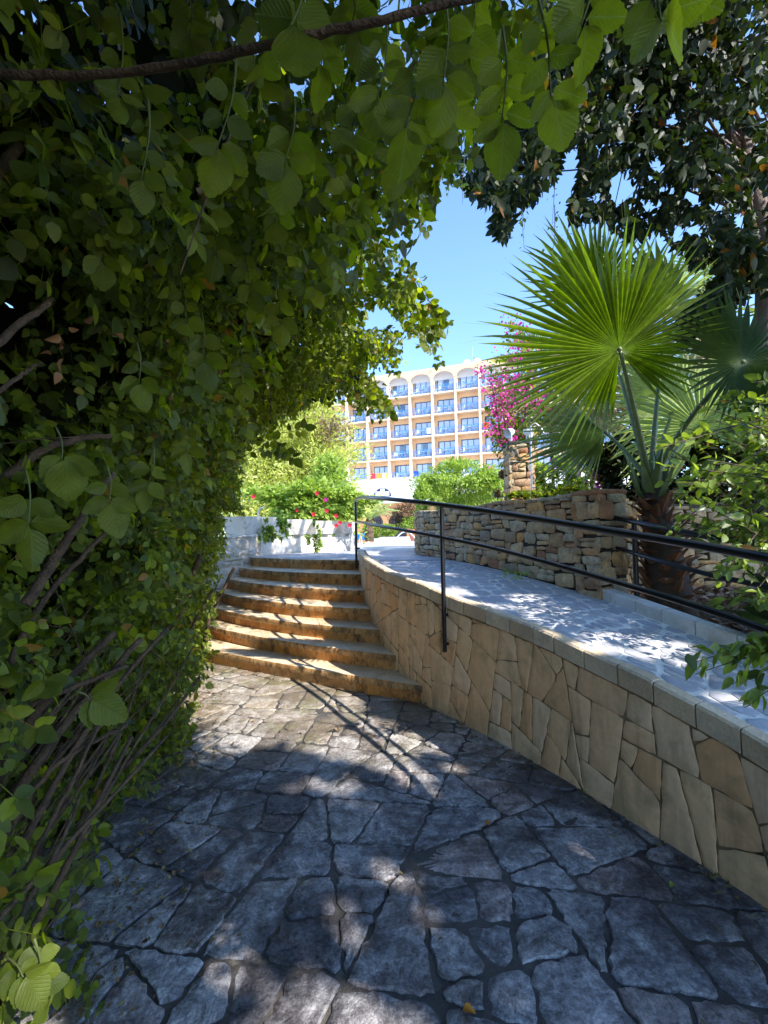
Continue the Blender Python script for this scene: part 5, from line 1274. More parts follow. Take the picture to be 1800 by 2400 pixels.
# ================================================================== SHADE TREES
OPEN_G = [(400, 1575), (520, 1565), (703, 1605), (812, 1627), (880, 1668), (960, 1710), (1030, 1745), (1040, 1775), (960, 1790), (880, 1815), (800, 1790), (730, 1770), (640, 1750), (560, 1770), (400, 1790), (380, 1650)]
LG = [tuple(PZ(u, v, 0)[:2]) for u, v in OPEN_G]
LS = [(-.05, 4.05), (-.28, 4.55), (-.55, 5.2), (-.95, 5.9), (-1.0, 6.6), (-.6, 7.4), (3, 9), (30, 30), (-30, 30), (-30, 7.5), (-6, 6.2), (-4.2, 5.6), (-3.2, 5.0), (-2.2, 4.75), (-1.0, 4.3)]
LR2 = [(-1.4, 2.0), (-4.6, 1.6), (-6.5, 3.8), (-2.2, 3.9), (-1.35, 3.2)]
LR = [(-1.3, 4.35), (-2.0, 3.9), (-2.8, 3.7), (-6.5, 3.7), (-6.5, 6.4), (-2.2, 5.2)]
DAP = [(tuple(PZ(u, v, 0)[:2]), r) for (u, v, r) in [(905, 2055, .075), (1130, 1690, .08), (960, 1830, .12), (800, 1850, .09), (760, 2110, .07), (640, 2375, .11), (790, 2390, .12), (450, 1985, .05), (430, 2060, .05), (1000, 2130, .05), (560, 2050, .04), (700, 1830, .06), (1060, 1800, .05), (1230, 1770, .05), (545, 2240, .05), (1180, 2290, .04), (1300, 1860, .05)]]
for (u, v, z, r) in [(1150, 1410, 1.0, .1), (1225, 1428, .98, .07), (1270, 1448, .95, .1), (1330, 1462, .93, .05), (1385, 1480, .9, .08), (1410, 1505, .88, .13), (1480, 1500, .86, .08), (1530, 1520, .84, .12), (1600, 1520, .82, .07), (1650, 1545, .8, .07), (1350, 1440, .96, .05), (1440, 1470, .92, .04), (1500, 1478, .88, .05), (1560, 1560, .82, .05), (1250, 1370, 1.02, .07), (1080, 1370, 1.08, .14), (1140, 1360, 1.07, .1), (1040, 1345, 1.1, .15), (1000, 1325, 1.1, .2), (1700, 1640, .74, .08), (1450, 1530, .84, .05)]:
    q = PZ(u, v, z); x, y = p0map(q[None]); DAP.append(((float(x[0]), float(y[0])), r * .85))
for (p, r) in (((2.3, 2.7, 2.1), .22), ((2.5, 2.9, 1.7), .2), ((2.2, 2.5, 1.4), .15), ((2.6, 2.8, 2.5), .18)):
    x, y = p0map(np.array([p])); DAP.append(((float(x[0]), float(y[0])), r))
for k in range(60): DAP.append(((random.uniform(-4.5, 2), random.uniform(.2, 5.5)), random.uniform(.015, .05)))
# sparkle on the hedge near the bottom left corner and beside the steps
for (p, r) in (((-1.0, 1.25, .35), .16), ((-1.9, 4.6, .9), .3), ((-2.1, 5.1, 1.2), .4), ((-1.85, 4.3, .5), .2), ((-2.0, 4.9, 2.2), .3)):
    x, y = p0map(np.array([p])); DAP.append(((float(x[0]), float(y[0])), r))
def lit_ok(P, size=.0, nlimit=None):
    """True where a leaf may stay: it does not shade the sunlit parts of the ground"""
    x, y = p0map(P); bad = inpoly(x, y, LG) | inpoly(x, y, LS) | (inpoly(x, y, LR) & (rng.random(len(x)) < .8)) | (inpoly(x, y, LR2) & (rng.random(len(x)) < .8))
    for (c, r) in DAP: bad |= ((x - c[0]) ** 2 + (y - c[1]) ** 2) < (r * 1.2 + size) ** 2
    return ~bad
def shadow_tree(name, lab, trunk, spread, zr, n, seedn):
    t = empty(name, trunk, lab, 'tree')
    px = rng.uniform(spread[0], spread[1], n); py = rng.uniform(spread[2], spread[3], n); z = zr[0] + (zr[1] - zr[0]) * rng.beta(1.6, 1.6, n)
    k = z / SUN[2]; P = np.c_[px + SUN[0] * k, py + SUN[1] * k, z]
    P += rng.normal(0, .03, P.shape); P = P[lit_ok(P, .045)]
    u_, v_, zf = proj(P); P = P[~((zf > .2) & (u_ > -150) & (u_ < 1950) & (v_ > -150) & (v_ < 2600))]
    n = len(P); foliage('crown', M_['ficus'], P, unit(n) + [0, 0, -.5], unit(n) + np.array(SUN) * 1.3, rng.uniform(.11, .19, n), LT, t)
    m = MB(); tr = np.array(trunk, float); top_ = P.mean(0); m.tube([tr, tr + [0, 0, 2], (tr + top_) / 2 + [0, 0, .6], top_], [.22, .18, .13, .07], 10)
    for k in range(14):
        e = P[rng.integers(0, n)]; b_ = tr + (top_ - tr) * rng.uniform(.5, .95) + [0, 0, .4]; q_ = np.array([b_, (b_ + e) / 2 + [0, 0, .2], e]); q5 = np.array([q_[0] + (q_[1] - q_[0]) * t for t in (0, .5, 1)] + [q_[1] + (q_[2] - q_[1]) * t for t in (.33, .66, 1)])
        if lit_ok(q5, .1).all(): m.tube(q_, [.07, .045, .015], 6)
    m.build('trunk', M_['ficusbark'], t, smooth=True)
shadow_tree('unseen_shade_tree', 'unseen tree behind the camera at the right, crown shaped to cast dappled shade on the path', (5.2, -1.6, .3), (-5.6, 3.6, -2.2, 6.3), (6.0, 8.6), 64000, 1)  # added out of view; crown cut so its shadow leaves the sunlit areas open

# visible ficus at upper right
FIC = D([(985, 345), (1003, 400), (1030, 430), (1062, 440), (1070, 500), (1088, 515), (1105, 500), (1112, 440), (1150, 430), (1185, 400), (1213, 330), (1240, 300), (1262, 300), (1250, 400), (1228, 440), (1240, 480), (1285, 470), (1330, 500), (1370, 515), (1420, 490), (1470, 540), (1500, 575), (1540, 555), (1552, 600), (1500, 650), (1470, 690), (1455, 740), (1478, 760), (1520, 700), (1580, 660), (1620, 610), (1680, 640), (1680, -80), (1180, -80), (1080, 200)])
HOLES = [(1633, 433, 24), (1616, 360, 22), (1648, 510, 22), (1592, 275, 20), (1605, 320, 20), (1645, 470, 20), (1450, 250, 20), (1290, 420, 14), (1400, 440, 20), (1340, 300, 18), (1640, 240, 24), (1580, 300, 22), (1500, 490, 20), (1550, 440, 22), (1380, 330, 14), (1450, 400, 14), (1610, 80, 16), (1530, 100, 12), (1200, 300, 10), (1340, 400, 34), (1300, 300, 20), (1540, 270, 30), (1500, 420, 28), (1420, 350, 22), (1590, 470, 26), (1380, 230, 18), (1620, 300, 22), (1460, 500, 20), (1560, 380, 22), (1230, 380, 20), (1640, 420, 26), (1320, 210, 14), (1600, 180, 22), (1480, 300, 16), (1500, 180, 18)]
def keep_ficus(P):
    u, v, zf = proj(P); k = inpoly(u, v, FIC)
    for (a, b, r) in HOLES: k &= ((u - a * 1.085) ** 2 + ((v - b * 1.085)) ** 2) > (r * 1.085 * rng.uniform(.75, 1.25, len(u))) ** 2
    return k
fx = empty('ficus_tree', (4.3, 4.6, .6), 'dark leaved weeping fig with curved bare trunk at the upper right, hanging over the palms', 'tree')
tw = [np.array([4.2, 4.65, .6]), np.array([3.95, 4.62, 2.2]), PY(1800, 640, 4.6), PY(1772, 470, 4.6), PY(1745, 350, 4.7), PY(1700, 200, 4.9), PY(1660, 60, 5.2), PY(1600, -120, 5.4)]
m = MB(); m.tube(catmull(tw, 5), list(np.linspace(.13, .055, 36)), 10); m.build('trunk', M_['ficusbark'], fx, smooth=True)
tips = []; m = MB()
for k in range(150):
    for _ in range(60):
        u, v = rng.uniform(1080, 1830), rng.uniform(-60, 800); Y = rng.uniform(3.5, 4.9)
        p = PY(u, v, Y)
        if keep_ficus(p[None])[0]: break
    tips.append(p); j = int(rng.integers(3, 8)); st_ = tw[j] + rng.normal(0, .1, 3); mid = (st_ + p) / 2 + [0, 0, .35]
    if keep_ficus(mid[None])[0] and k % 2 == 0: m.tube([st_, mid, p], [.02, .011, .004], 5)
m.build('branches', M_['ficusbark'], fx, smooth=True)
pts = []; dirs = []
for p in tips:
    for _ in range(19):  # hanging twigs
        s_ = p + rng.normal(0, .22, 3); L = rng.uniform(.15, .45); d = nn(np.array([rng.normal(0, .3), rng.normal(0, .3), -1])); q = int(12 + 14 * L / .45)
        tt = np.linspace(0, 1, q); pp = s_ + d * L * tt[:, None] + rng.normal(0, .022, (q, 3)); pts.append(pp); dirs.append(np.tile(d, (q, 1)) * .9 + rng.normal(0, .55, (q, 3)))
P = np.vstack(pts); Dv = np.vstack(dirs); k = keep_ficus(P); P = P[k]; Dv = Dv[k]
x_, y_ = p0map(P); k = ~((y_ < 7.7) & inpoly(x_, y_, LS)) | (rng.random(len(P)) < .45); k &= ~((y_ > 7.7) & (np.sin(x_ * 5 + 2 * np.sin(y_ * 3)) > -.1) & (rng.random(len(P)) < .8)); P = P[k]; Dv = Dv[k]; n = len(P)
foliage('crown', M_['ficus'], P, Dv, unit(n), rng.uniform(.065, .12, n), [leaf_quad(.27, .05, .12), leaf_quad(.22, .07, .2), leaf_quad(.3, .03, .05)], fx)
# fine hanging twigs with pale leaves in front of the sky
hf = empty('hanging_creeper', PY(1240, 420, 4.2), 'thin hanging creeper twigs with tiny pale leaves against the sky above the palm', 'creeper')
m = MB(); P = []
for (u, v, L) in [(1165, 470, 60), (1205, 480, 80), (1225, 520, 90), (1300, 560, 80), (1340, 540, 90), (1060, 420, 60), (1090, 430, 70), (1310, 450, 110), (1240, 380, 60), (1420, 560, 70), (1395, 470, 90)]:
    m = MB(); a = PY(u, v - L, 4.3); b = PY(u + rng.normal(0, 10), v + L * .7, 4.3); m.tube([a, (a + b) / 2 + rng.normal(0, .02, 3), b], [.004, .003, .0015], 4); tt = rng.random(16); P.append(a + (b - a) * tt[:, None] + rng.normal(0, .03, (16, 3))); m.build('twig', M_['bark_pale'], hf)
P = np.vstack(P); n = len(P); foliage('leaves', M_['bright'], P, unit(n) + [0, 0, -.8], unit(n), rng.uniform(.025, .05, n), LT, hf)

# shrub reaching in at right edge
RSH = D([(1690, 700), (1600, 800), (1540, 850), (1480, 900), (1430, 905), (1400, 960), (1420, 1040), (1450, 1100), (1420, 1130), (1460, 1180), (1500, 1200), (1470, 1260), (1500, 1300), (1560, 1340), (1620, 1350), (1690, 1380)])
rs_ = empty('leafy_shrub', (3.2, 2.7, .6), 'loose shrub with bright yellow green leaves reaching in over the rails from the right edge', 'shrub')
pts = []; dirs = []
for k in range(90):
    m = MB()
    b_ = np.array([rng.uniform(2.9, 3.4), rng.uniform(2.3, 3.2), rng.uniform(.8, 2.6)]); 
    for _ in range(40):
        e = PY(rng.uniform(1500, 1850), rng.uniform(780, 1440), rng.uniform(2.2, 3.1)); u, v, zf = proj(e[None])
        if inpoly(u, v, RSH)[0]: break
    mid = (b_ + e) / 2 + [0, 0, .12]; path = np.array([(1 - t) ** 2 * b_ + 2 * t * (1 - t) * mid + t * t * e for t in np.linspace(0, 1, 12)]); m.tube([np.array([3.35, 2.75, .55])] + list(path), [.012] + list(np.linspace(.008, .002, 12)), 4)
    m.build('twig', M_['bark'], rs_); q = 34; tt = rng.uniform(.2, 1, q); pp = np.array([path[min(11, int(t * 11))] + (path[min(11, int(t * 11) + 1)] - path[min(11, int(t * 11))]) * (t * 11 % 1) for t in tt]); d = nn(e - b_)
    pts.append(pp + rng.normal(0, .012, (q, 3))); dirs.append(d * .6 + rng.normal(0, .6, (q, 3)) + [0, 0, -.2])
for (u, v) in [(1560, 1470), (1500, 1440), (1480, 1420), (1590, 1410), (1620, 1500), (1560, 1400)]:
    m = MB(); e = PY(u * 1.085, v * 1.085, 1.75); b_ = PY(1900, v * 1.085 - 60, 1.75); path = np.array([b_ + (e - b_) * t + [0, 0, -.03 * t * t] for t in np.linspace(0, 1, 12)]); m.tube([np.array([3.35, 2.75, .55])] + list(path), [.006] + list(np.linspace(.004, .0015, 12)), 4); m.build('twig', M_['bark'], rs_); q = 16; tt = rng.uniform(.25, 1, q)
    pts.append(b_ + (e - b_) * tt[:, None] + rng.normal(0, .012, (q, 3))); dirs.append(nn(e - b_) * .6 + rng.normal(0, .5, (q, 3)) + [0, 0, -.4])
P = np.vstack(pts); Dv = np.vstack(dirs); u, v, zf = proj(P); k = inpoly(u, v, RSH) | (u > 1810) | (v > 1480); P = P[k]; Dv = Dv[k]; n = len(P)
foliage('foliage', M_['shrub'], P, Dv, unit(n) + [0, 0, .9], rng.uniform(.045, .085, n), [leaf_quad(.27, .05, .1), leaf_quad(.22, .07, .2)], rs_)

# ================================================================== LEFT HEDGE / LEAFY TUNNEL
OPEN = [(165, 2460), (215, 2290), (262, 2200), (300, 2120), (318, 2040), (345, 1960), (362, 1890), (400, 1840), (425, 1760), (432, 1690), (462, 1620), (480, 1560), (476, 1500), (492, 1440), (500, 1370), (512, 1300), (545, 1235), (575, 1215), (590, 1195), (552, 1165), (556, 1110), (566, 1050), (600, 1000)] + \
    D([(560, 950), (600, 905), (640, 885), (700, 855), (740, 850), (790, 890), (845, 900), (855, 850), (800, 810), (860, 775), (880, 745), (850, 705), (790, 705), (772, 650), (830, 640), (880, 690), (925, 750), (948, 775), (975, 685), (905, 640), (922, 600), (862, 545), (850, 505), (880, 480), (925, 500), (938, 440), (905, 430), (950, 385), (990, 360), (1000, 300), (1060, 220), (1130, 120), (1180, 0), (1200, -300), (2500, -300), (2500, 2800), (150, 2800)])
def keep_hedge(P, near=.35):
    u, v, zf = proj(P); r = np.linalg.norm(P - CAM, axis=1)
    du = 24 * np.sin(P[:, 0] * 9 + P[:, 2] * 7) + 16 * np.sin(P[:, 1] * 13 + P[:, 2] * 17 + 1); dv = 22 * np.sin(P[:, 0] * 8 - P[:, 1] * 6 + 2) + 18 * np.sin(P[:, 2] * 15 + P[:, 0] * 12)
    rag = (inpoly(u + np.abs(du) + 12, v + dv, OPEN) | inpoly(u + du, v + np.abs(dv) + 12, OPEN)) & (rng.random(len(u)) < .72) & (v < 1150)
    return (~((zf > .05) & (inpoly(u, v, OPEN) | rag))) & (r > near)
FT = np.array([(-1., -.85), (0, -.88), (1.4, -1.02), (2.7, -1.36), (4.9, -2.0), (6.2, -2.45), (8, -2.9)])
PR = np.array([(0, 0), (-.02, .8), (.02, 1.5), (.2, 2.1), (.6, 2.55), (1.2, 2.85), (2.0, 3.0), (2.9, 3.05)]); PS = np.r_[0, np.cumsum(np.linalg.norm(np.diff(PR, axis=0), axis=1))]
def hedge_pts(n, ymin=-.6, ymax=6.4, depth=(0, .7), smax=None):
    y = rng.uniform(ymin, ymax, n); s_ = rng.uniform(0, smax or PS[-1], n); x = np.interp(s_, PS, PR[:, 0]); z = np.interp(s_, PS, PR[:, 1])
    tx = np.interp(s_ + .05, PS, PR[:, 0]) - np.interp(s_ - .05, PS, PR[:, 0]); tz = np.interp(s_ + .05, PS, PR[:, 1]) - np.interp(s_ - .05, PS, PR[:, 1]); l = np.hypot(tx, tz); nx_, nz_ = -tz / l, tx / l
    d = depth[0] + (depth[1] - depth[0]) * rng.random(n) ** 1.2
    lump = .15 * np.sin(y * 3.1 + s_ * 2.3) + .12 * np.sin(y * 7.3 - s_ * 4.1 + 1) + .09 * np.sin(s_ * 11 + y * 3) + .06 * np.sin(y * 17 + s_ * 5)
    d = d + lump + .08
    xo = np.interp(y, FT[:, 0], FT[:, 1]); drp = np.clip(y - 3.2, 0, 9) * .32 * np.clip((s_ - 2.) / 2, 0, 1)
    P = np.c_[xo + x + nx_ * d, y, np.maximum(.03, z + nz_ * d - drp)]
    nrm = np.c_[-nx_, np.zeros(n) - .15, -nz_]
    return P, nrm, s_
hd = empty('overgrown_hedge', (-1.4, 2.5, 0), 'tall overgrown green hedge along the left of the path, arching overhead into a leafy tunnel', 'hedge')
P, Nn, s_ = hedge_pts(52000, depth=(0, .55)); k = keep_hedge(P); P, Nn, s_ = P[k], Nn[k], s_[k]; 
k = lit_ok(P, 0) | (rng.random(len(P)) < .75); P, Nn, s_ = P[k], Nn[k], s_[k]
# thin out the leaves low down near the camera, where bare stems show
k = ~((P[:, 1] < 2.3) & (P[:, 2] < 1.15) & (rng.random(len(P)) < .72)); P, Nn, s_ = P[k], Nn[k], s_[k]; n = len(P)
yv = Nn * .25 + rng.normal(0, .5, (n, 3)) + np.array([0, 0, -.75]) + np.c_[np.ones(n) * .1, np.zeros(n), np.zeros(n)]
zh = Nn * 1.0 + rng.normal(0, .4, (n, 3)) + [0, 0, .35]
foliage('foliage', M_['hedge'], P, yv, zh, rng.uniform(.075, .155, n), CT, hd)
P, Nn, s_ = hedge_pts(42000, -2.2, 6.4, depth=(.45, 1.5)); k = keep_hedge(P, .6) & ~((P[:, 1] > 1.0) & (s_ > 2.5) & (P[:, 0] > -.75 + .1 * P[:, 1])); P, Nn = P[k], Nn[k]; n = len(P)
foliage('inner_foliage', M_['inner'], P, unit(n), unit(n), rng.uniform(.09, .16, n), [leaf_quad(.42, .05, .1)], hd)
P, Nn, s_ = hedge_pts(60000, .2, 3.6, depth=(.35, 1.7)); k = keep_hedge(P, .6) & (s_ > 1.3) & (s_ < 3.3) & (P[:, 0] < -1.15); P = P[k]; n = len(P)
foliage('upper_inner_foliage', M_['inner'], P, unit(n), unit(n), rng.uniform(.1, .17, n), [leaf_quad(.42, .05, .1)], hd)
P, Nn, s_ = hedge_pts(5000, -3.2, -.3, depth=(.0, .8), smax=2.3); k = keep_hedge(P, .6); P, Nn = P[k], Nn[k]; n = len(P)
foliage('rear_blocking_foliage', M_['hedge'], P, unit(n), unit(n), rng.uniform(.12, .2, n), CT, hd)  # hedge leaves added behind the camera to block light from there
# outer end of the hedge beside the upper steps: smaller leaves
P, Nn, s_ = hedge_pts(9000, 4.0, 7.6, (.0, .5), 3.2); k = keep_hedge(P); P, Nn = P[k], Nn[k]; k = lit_ok(P, 0) | (rng.random(len(P)) < .8); P, Nn = P[k], Nn[k]; n = len(P)
foliage('far_foliage', M_['hedge'], P, Nn * .4 + rng.normal(0, .6, (n, 3)) + [0, 0, -.4], Nn + rng.normal(0, .4, (n, 3)), rng.uniform(.07, .13, n), CT, hd)
# stems
def stems(lst, name, mat, parent, n=8):
    m = MB()
    for path, r0, r1 in lst: m.tube(path, list(np.linspace(r0, r1, len(path))), n)
    return m.build(name, mat, parent, smooth=True)
L1 = []
for k in range(150):   # bundles of bare stems low on the left, leaning away from the camera
    y0 = rng.uniform(.35, 2.6); xb = np.interp(y0, FT[:, 0], FT[:, 1]) - rng.uniform(.05, .5); a = np.array([xb - rng.uniform(.0, .3), y0 - .2, rng.uniform(-.05, .5)]); L = rng.uniform(.5, 1.3)
    d = nn([rng.normal(.12, .15), rng.uniform(.5, 1.1), rng.uniform(.45, 1.0)]); pth = [a + d * L * t + np.array([.03 * math.sin(t * 5 + k), 0, -.12 * t * t]) for t in np.linspace(0, 1, 7)]
    r = rng.choice([.004, .006, .009, .014]); L1.append((pth, r, r * .5))
L1 = [q for q in L1 if keep_hedge(np.array(q[0])).all()]
stems(L1, 'bare_stems', M_['deadwood'], hd)
BR = [((60, 1420), (130, 1310), (200, 1200), (265, 1110), 1.25, .019), ((0, 1130), (90, 1060), (180, 1030), (260, 1020), 1.3, .017), ((-40, 830), (30, 770), (110, 712), (122, 702), 1.0, .012), ((-30, 940), (30, 890), (70, 865), (96, 850), 1.0, .007),
      ((-20, 420), (30, 360), (80, 310), (110, 288), .95, .014), ((20, 1560), (90, 1420), (170, 1330), (250, 1240), 1.35, .013), ((10, 1900), (90, 1780), (200, 1640), (330, 1500), 1.35, .02), ((-10, 2010), (80, 1850), (180, 1760), (300, 1700), 1.2, .01),
      ((0, 2160), (90, 1980), (160, 1850), (230, 1700), 1.15, .009), ((-10, 1700), (100, 1640), (200, 1600), (300, 1560), 1.3, .012), ((0, 2250), (70, 2100), (150, 1960), (190, 1860), 1.05, .008), ((-10, 1830), (60, 1700), (160, 1590), (270, 1480), 1.4, .022),
      ((700, 1330), (640, 1380), (600, 1440), (560, 1480), 9, .0)]
L2 = []
for a, b, c, d_, Y, r in BR:
    if r == 0: continue
    pth = catmull([PY(*a, Y), PY(*b, Y + .05), PY(*c, Y + .12), PY(*d_, Y + .2)], 5); pth = pth + rng.normal(0, .002, pth.shape); L2.append((pth, r * .85, r * .5))
for (pxs, Y, r) in (([(475, 1520), (495, 1440), (520, 1390), (548, 1330)], 5.0, .02), ([(380, 1500), (430, 1400), (470, 1300)], 4.2, .03), ([(330, 1600), (400, 1480), (450, 1400)], 3.6, .02), ([(420, 1560), (450, 1470), (500, 1380)], 4.4, .016)):
    L2.append((catmull([PY(*q, Y) for q in pxs], 4), r, r * .85))
for q_ in L2: stems([q_], 'branch', M_['bark'], hd)
L3 = []
for k in range(110):   # fine twigs through the leaves
    P_, N_, s_ = hedge_pts(1, .6, 6, (.0, .3)); a = P_[0]; d = nn(np.array([rng.normal(0, .5), rng.normal(0, .5), rng.uniform(-.9, .4)]) + N_[0] * .3); L = rng.uniform(.2, .7)
    pth = np.array([a + d * L * t + [0, 0, -.1 * t * t] for t in np.linspace(0, 1, 5)])
    if keep_hedge(pth).all(): L3.append((pth, .0035, .0015))
for q_ in L3[:95]: stems([q_], 'twig', M_['deadwood'], hd, 5)
# a few dead curled leaves
P = np.array([PY(u, v, 1.22) + rng.normal(0, .012, 3) for (u, v) in [(120, 860), (145, 780), (150, 785), (160, 790), (250, 778), (385, 930), (405, 950), (110, 850), (125, 870), (200, 845), (345, 855)] for _ in range(1)]); P += rng.normal(0, .03, P.shape); n = len(P)
foliage('dead_leaves', leafmat('dead_leaf', [g(.26, .12, .05), g(.34, .17, .07)], g(1, .9, .7), .3), P, unit(n), unit(n), rng.uniform(.022, .04, n), [leaf_quad(.35, .2, .35)], hd)

# ------------------------------------------------------------------ sprays of near leaves with toothed edges
def toothed(nr=14, wd=.38, tooth=.02, fold=.12, droop=.15):
    V = []; UV = []
    for i in range(nr + 1):
        t = i / nr; w_ = wd * math.sin(math.pi * t ** .8) ** .75 * (1 - .12 * t) if 0 < t < 1 else 0.; w_ += (tooth if i % 2 else -tooth * .4) * (1 if 0 < t < 1 else 0)
        for j in (-1, -.5, 0, .5, 1):
            V.append((w_ * j, t + (abs(j) * .02 if i % 2 else 0), abs(j) * w_ * fold * 2 - droop * t * t + .012 * math.sin(t * 9 + j * 2))); UV.append((.5 + j * w_, t))
    Q = [(i * 5 + j, i * 5 + j + 1, (i + 1) * 5 + j + 1, (i + 1) * 5 + j) for i in range(nr) for j in range(4)]
    return np.array(V), np.array(Q), np.array(UV)
TV = [toothed(16, .36, .012), toothed(16, .42, .014, .06, .05), toothed(14, .33, .012, .18, .25)]
vn = empty('overhanging_vine', PY(700, 60, .85), 'arching brown vine across the top with sprays of large toothed green leaves hanging close overhead', 'vine')
m = MB(); stem_pts = catmull([PY(-60, 168, .7), PY(150, 178, .7), PY(330, 165, .68), PY(520, 130, .64), (PY(720, 85, .6)), PY(900, 45, .57), PY(1100, -5, .56), PY(1300, -60, .56)], 6); stem_pts += rng.normal(0, .0008, stem_pts.shape)
m.tube(stem_pts, [.0068 * (1 - .3 * i / len(stem_pts)) * random.uniform(.93, 1.07) for i in range(len(stem_pts))], 12)
m.build('stem', M_['bark'], vn, smooth=True)
AV, AQ, AU = [], [], []; nb0 = 0; tw_ = MB()
def add_leaf(base, ydir, zdir, size, k=None):
    global nb0
    T, Q, UV = TV[k if k is not None else random.randrange(3)]; A = frames(np.array([ydir]), np.array([zdir]))[0]
    V = T @ A * size + base; AV.append(V); AQ.append(Q + nb0); AU.append(UV); nb0 += len(T)
def spray(p0, p1, Y, lf, pairs, zfac=1., term=1.25):
    a = PY(*p0, Y); b = PY(*p1, Y + random.uniform(-.05, .05)); s = Y / FPX; L = lf * s
    pth = np.array([a + (b - a) * t + np.array([.006 * math.sin(t * 4), 0, 0]) for t in np.linspace(0, 1, 8)]); tw_.tube(pth, list(np.linspace(.0022, .0011, 8)), 6)
    d = nn(b - a); cam_d = nn(CAM - b); sv = nn(np.cross(d, cam_d))
    for k in range(pairs):
        t = 1 - (k * .36 + .12) * 1.0 / max(1, pairs * .42); t = max(.02, t); c = a + (b - a) * t
        for sg in (-1, 1):
            yd = sv * sg * random.uniform(.75, 1.1) + d * random.uniform(.2, .6) + np.array([0, 0, -.25]) + rng.normal(0, .15, 3); zd = -cam_d * 1. + rng.normal(0, .38, 3)
            add_leaf(c + sv * sg * .003, yd, zd, L * random.uniform(.75, 1.0) * (1 - .1 * k))
    add_leaf(b, d + rng.normal(0, .12, 3), -cam_d + rng.normal(0, .3, 3), L * term)
SPR = [((1250, -40), (1299, 233), .62, 100, 3), ((1177, 60), (1182, 288), .66, 98, 3), ((1500, -60), (1559, 49), .55, 118, 2), ((553, 141), (513, 353), .72, 92, 3), ((347, 233), (336, 423), .8, 62, 3), ((280, 30), (283, 230), .85, 62, 4),
       ((985, 120), (955, 300), .72, 100, 3), ((840, 180), (826, 330), .85, 85, 2), ((690, 230), (672, 385), .85, 92, 2), ((700, -40), (690, 60), .62, 120, 2), ((1040, -20), (1045, 200), .68, 100, 3), ((905, 40), (890, 230), .75, 88, 3),
       ((1380, -80), (1370, 60), .6, 110, 2), ((760, 20), (752, 150), .8, 80, 2), ((1110, -30), (1095, 150), .75, 90, 3), ((440, -30), (450, 90), .9, 70, 3), ((610, 10), (600, 150), .9, 72, 3), ((960, 220), (935, 380), .9, 78, 2),
       ((1080, 150), (1060, 270), .85, 84, 2), ((1640, -90), (1620, 10), .6, 90, 1), ((820, -30), (830, 60), .7, 100, 2), ((500, 480), (505, 600), 1.2, 58, 3), ((640, 420), (650, 520), 1.1, 62, 3), ((560, 560), (590, 680), 1.3, 52, 3), ((230, 480), (240, 620), 1.0, 55, 3),
       ((420, 640), (440, 760), 1.3, 50, 3), ((320, 800), (330, 900), 1.2, 60, 2), ((470, 720), (480, 850), 1.4, 62, 2), ((130, 1000), (150, 1080), 1.0, 85, 1), ((250, 1090), (260, 1180), 1.05, 70, 2), ((360, 1050), (350, 1140), 1.2, 55, 2), ((180, 1620), (215, 1640), 1.0, 75, 1), ((90, 1560), (105, 1600), 1.0, 62, 1),
       ((640, 640), (660, 760), 1.5, 50, 3), ((700, 560), (720, 680), 1.5, 50, 3), ((560, 800), (570, 900), 1.8, 46, 3), ((440, 980), (440, 1060), 1.8, 44, 3), ((760, 480), (770, 590), 1.5, 48, 3), ((10, 2240), (60, 2290), .95, 62, 2), ((80, 2200), (100, 2330), .95, 55, 3), ((60, 1100), (70, 1240), .95, 80, 2)]
for q in SPR: tw_ = MB(); spray(*q); tw_.build('twig', M_['twiggreen'], vn, smooth=True)
quad_mesh('leaves', np.vstack(AV), np.vstack(AQ), M_['near'], vn, smooth=True, uv=np.vstack(AU))
# twig sprays silhouetted at the edge of the leafy arch
def edge_spray(name, lab, lst, lf, Y, pairs=3):
    global AV, AQ, AU, nb0, tw_
    AV, AQ, AU, nb0, tw_ = [], [], [], 0, MB(); t = empty(name, PY(*lst[0][0], Y), lab, 'twig', 'leafy twigs at the edge of the tunnel')
    for a, b in lst: spray(a, b, Y, lf, pairs, term=1.1)
    tw_.build('stem', M_['bark'], t, smooth=True); quad_mesh('leaves', np.vstack(AV), np.vstack(AQ), M_['hedge'], t, smooth=True, uv=np.vstack(AU))
edge_spray('leafy_twig', 'leafy twig hanging against the blue sky left of the hotel roof', [((960, 640), (1010, 715)), ((985, 660), (1030, 770)), ((940, 640), (985, 740)), ((1000, 700), (1030, 738))], 28, 2.6, 4)
edge_spray('leafy_twig', 'leafy twig against the upper blue sky, at the left rim of the opening', [((965, 430), (985, 500)), ((985, 440), (1000, 540)), ((950, 470), (960, 520))], 20, 3.4, 4)
edge_spray('leafy_twig', 'dark leafy twig hanging in front of the pale feathery trees', [((560, 1075), (640, 1030)), ((640, 1030), (690, 1075)), ((640, 1040), (660, 1060)), ((660, 1015), (715, 1005)), ((600, 1060), (640, 1050))], 26, 2.6, 3)
edge_spray('leafy_twig', 'leafy twig drooping in front of the left end of the hotel balconies', [((820, 880), (905, 950)), ((860, 880), (915, 970)), ((840, 860), (885, 925)), ((800, 890), (870, 940))], 22, 3.2, 5)

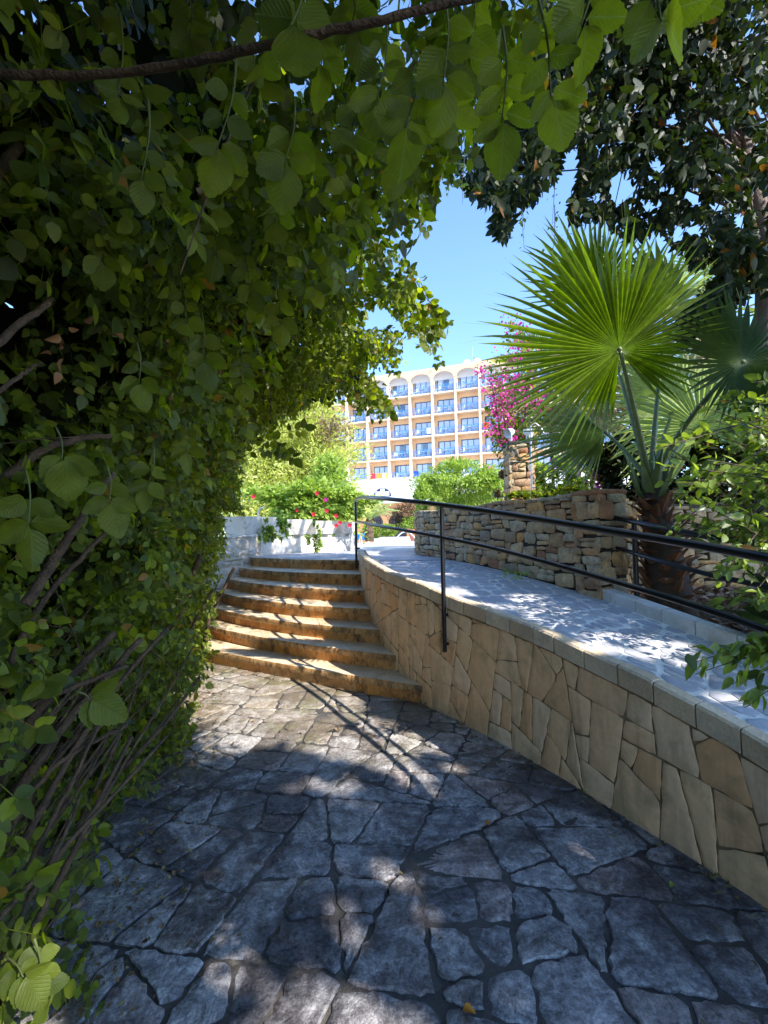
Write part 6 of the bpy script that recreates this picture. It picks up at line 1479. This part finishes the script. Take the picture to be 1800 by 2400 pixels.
# ------------------------------------------------------------------ fallen leaves on the path
def fallen(u, v, z, s, lab, mat='yellow'):
    p = PZ(u, v, z); m = MB(); T, Q, UV = toothed(8, .38, .0, .5, .1); a = random.random() * 6.28; A = frames(np.array([[math.cos(a), math.sin(a), .1]]), np.array([[0, 0, 1.]]))[0]
    o = quad_mesh('fallen_leaf', T @ A * s + p + [0, 0, .012], Q, M_[mat], None, True); tag(o, lab, 'leaf', 'fallen leaves')
fallen(1148, 1940, .012, .035, 'small yellow fallen leaf beside the white chipped stone on the path'); fallen(1084, 2380, .012, .042, 'curled orange leaf at the bottom edge of the path'); fallen(1582, 2080, .012, .035, 'pale green fallen leaf near the foot of the ramp wall', 'bright'); fallen(1372, 1858, .012, .03, 'small green leaf on the stones close under the ramp wall', 'bright')

# leaf litter and grit gathered along the hedge foot, the wall foot and the joints
P = []
for k in range(900):
    y = rng.uniform(.6, 5.2); x = np.interp(y, FT[:, 0], FT[:, 1]) + abs(rng.normal(0, .16)) - .05; P.append((x, y))
for k in range(260):
    s_ = rng.uniform(2.6, WC.L); p = WP(s_, 0, abs(rng.normal(.02, .06)) + .01); P.append((p[0], p[1]))
for k in range(90): P.append((rng.uniform(-1.5, 1.5), rng.uniform(1., 4.2)))
P = np.array([(x, y, .014 + rng.uniform(0, .006)) for x, y in P]); n = len(P); yv = unit(n) * [1, 1, .15]
V, Q = scatter([leaf_quad(.3, .15, .1), leaf_quad(.12, .05, .05), leaf_quad(.4, .25, .3)], P, frames(yv, unit(n) * .3 + [0, 0, 1]), rng.uniform(.008, .032, n))
tag(quad_mesh('leaf_litter', V, Q, leafmat('litter', [g(.2, .11, .05), g(.34, .22, .1), g(.12, .08, .05), g(.3, .26, .12), g(.16, .14, .06)], g(1, .9, .7), .2), None), kind='stuff')

# dry palm mulch on the bed behind the kerb and a low dark spiky fan plant
P = np.array([(rng.uniform(1.95, 4.2), rng.uniform(2.2, 4.4), 0) for _ in range(2600)]); keep = np.array([p[0] > IC.at(IC.near(p))[0] + .1 for p in P]); P = P[keep]
P[:, 2] = np.array([.90 - .13 * (4.2 - p[1]) for p in P]) + rng.uniform(0, .03, len(P)); n = len(P)
V, Q = scatter([leaf_quad(.12, .1, .1), leaf_quad(.35, .2, .2)], P, frames(unit(n) * [1, 1, .3], unit(n) * .4 + [0, 0, 1]), rng.uniform(.03, .12, n))
tag(quad_mesh('dry_mulch', V, Q, leafmat('mulch', [g(.22, .11, .06), g(.34, .2, .12), g(.16, .09, .05), g(.4, .3, .2)], g(1, .9, .7), .2), None), kind='stuff')
lp = empty('low_fan_palm', (2.75, 2.75, .72), 'low dark young fan palm at the right edge, between kerb and shrub', 'palm tree')
for k, (a, el) in enumerate(((2.9, .5), (2.4, .9), (3.5, .7), (3.9, .35), (2.0, .4), (1.2, 1.0))):
    c = np.array([2.75, 2.75, .72]); d = np.array([math.cos(a) * math.cos(el), math.sin(a) * math.cos(el) * .5 - .1, math.sin(el)]); hub = c + d * .38; fd = nn(d + [0, 0, -.2]); sd = nn(np.cross(fd, [0, 0, 1])); nx3 = nn(np.cross(sd, fd))
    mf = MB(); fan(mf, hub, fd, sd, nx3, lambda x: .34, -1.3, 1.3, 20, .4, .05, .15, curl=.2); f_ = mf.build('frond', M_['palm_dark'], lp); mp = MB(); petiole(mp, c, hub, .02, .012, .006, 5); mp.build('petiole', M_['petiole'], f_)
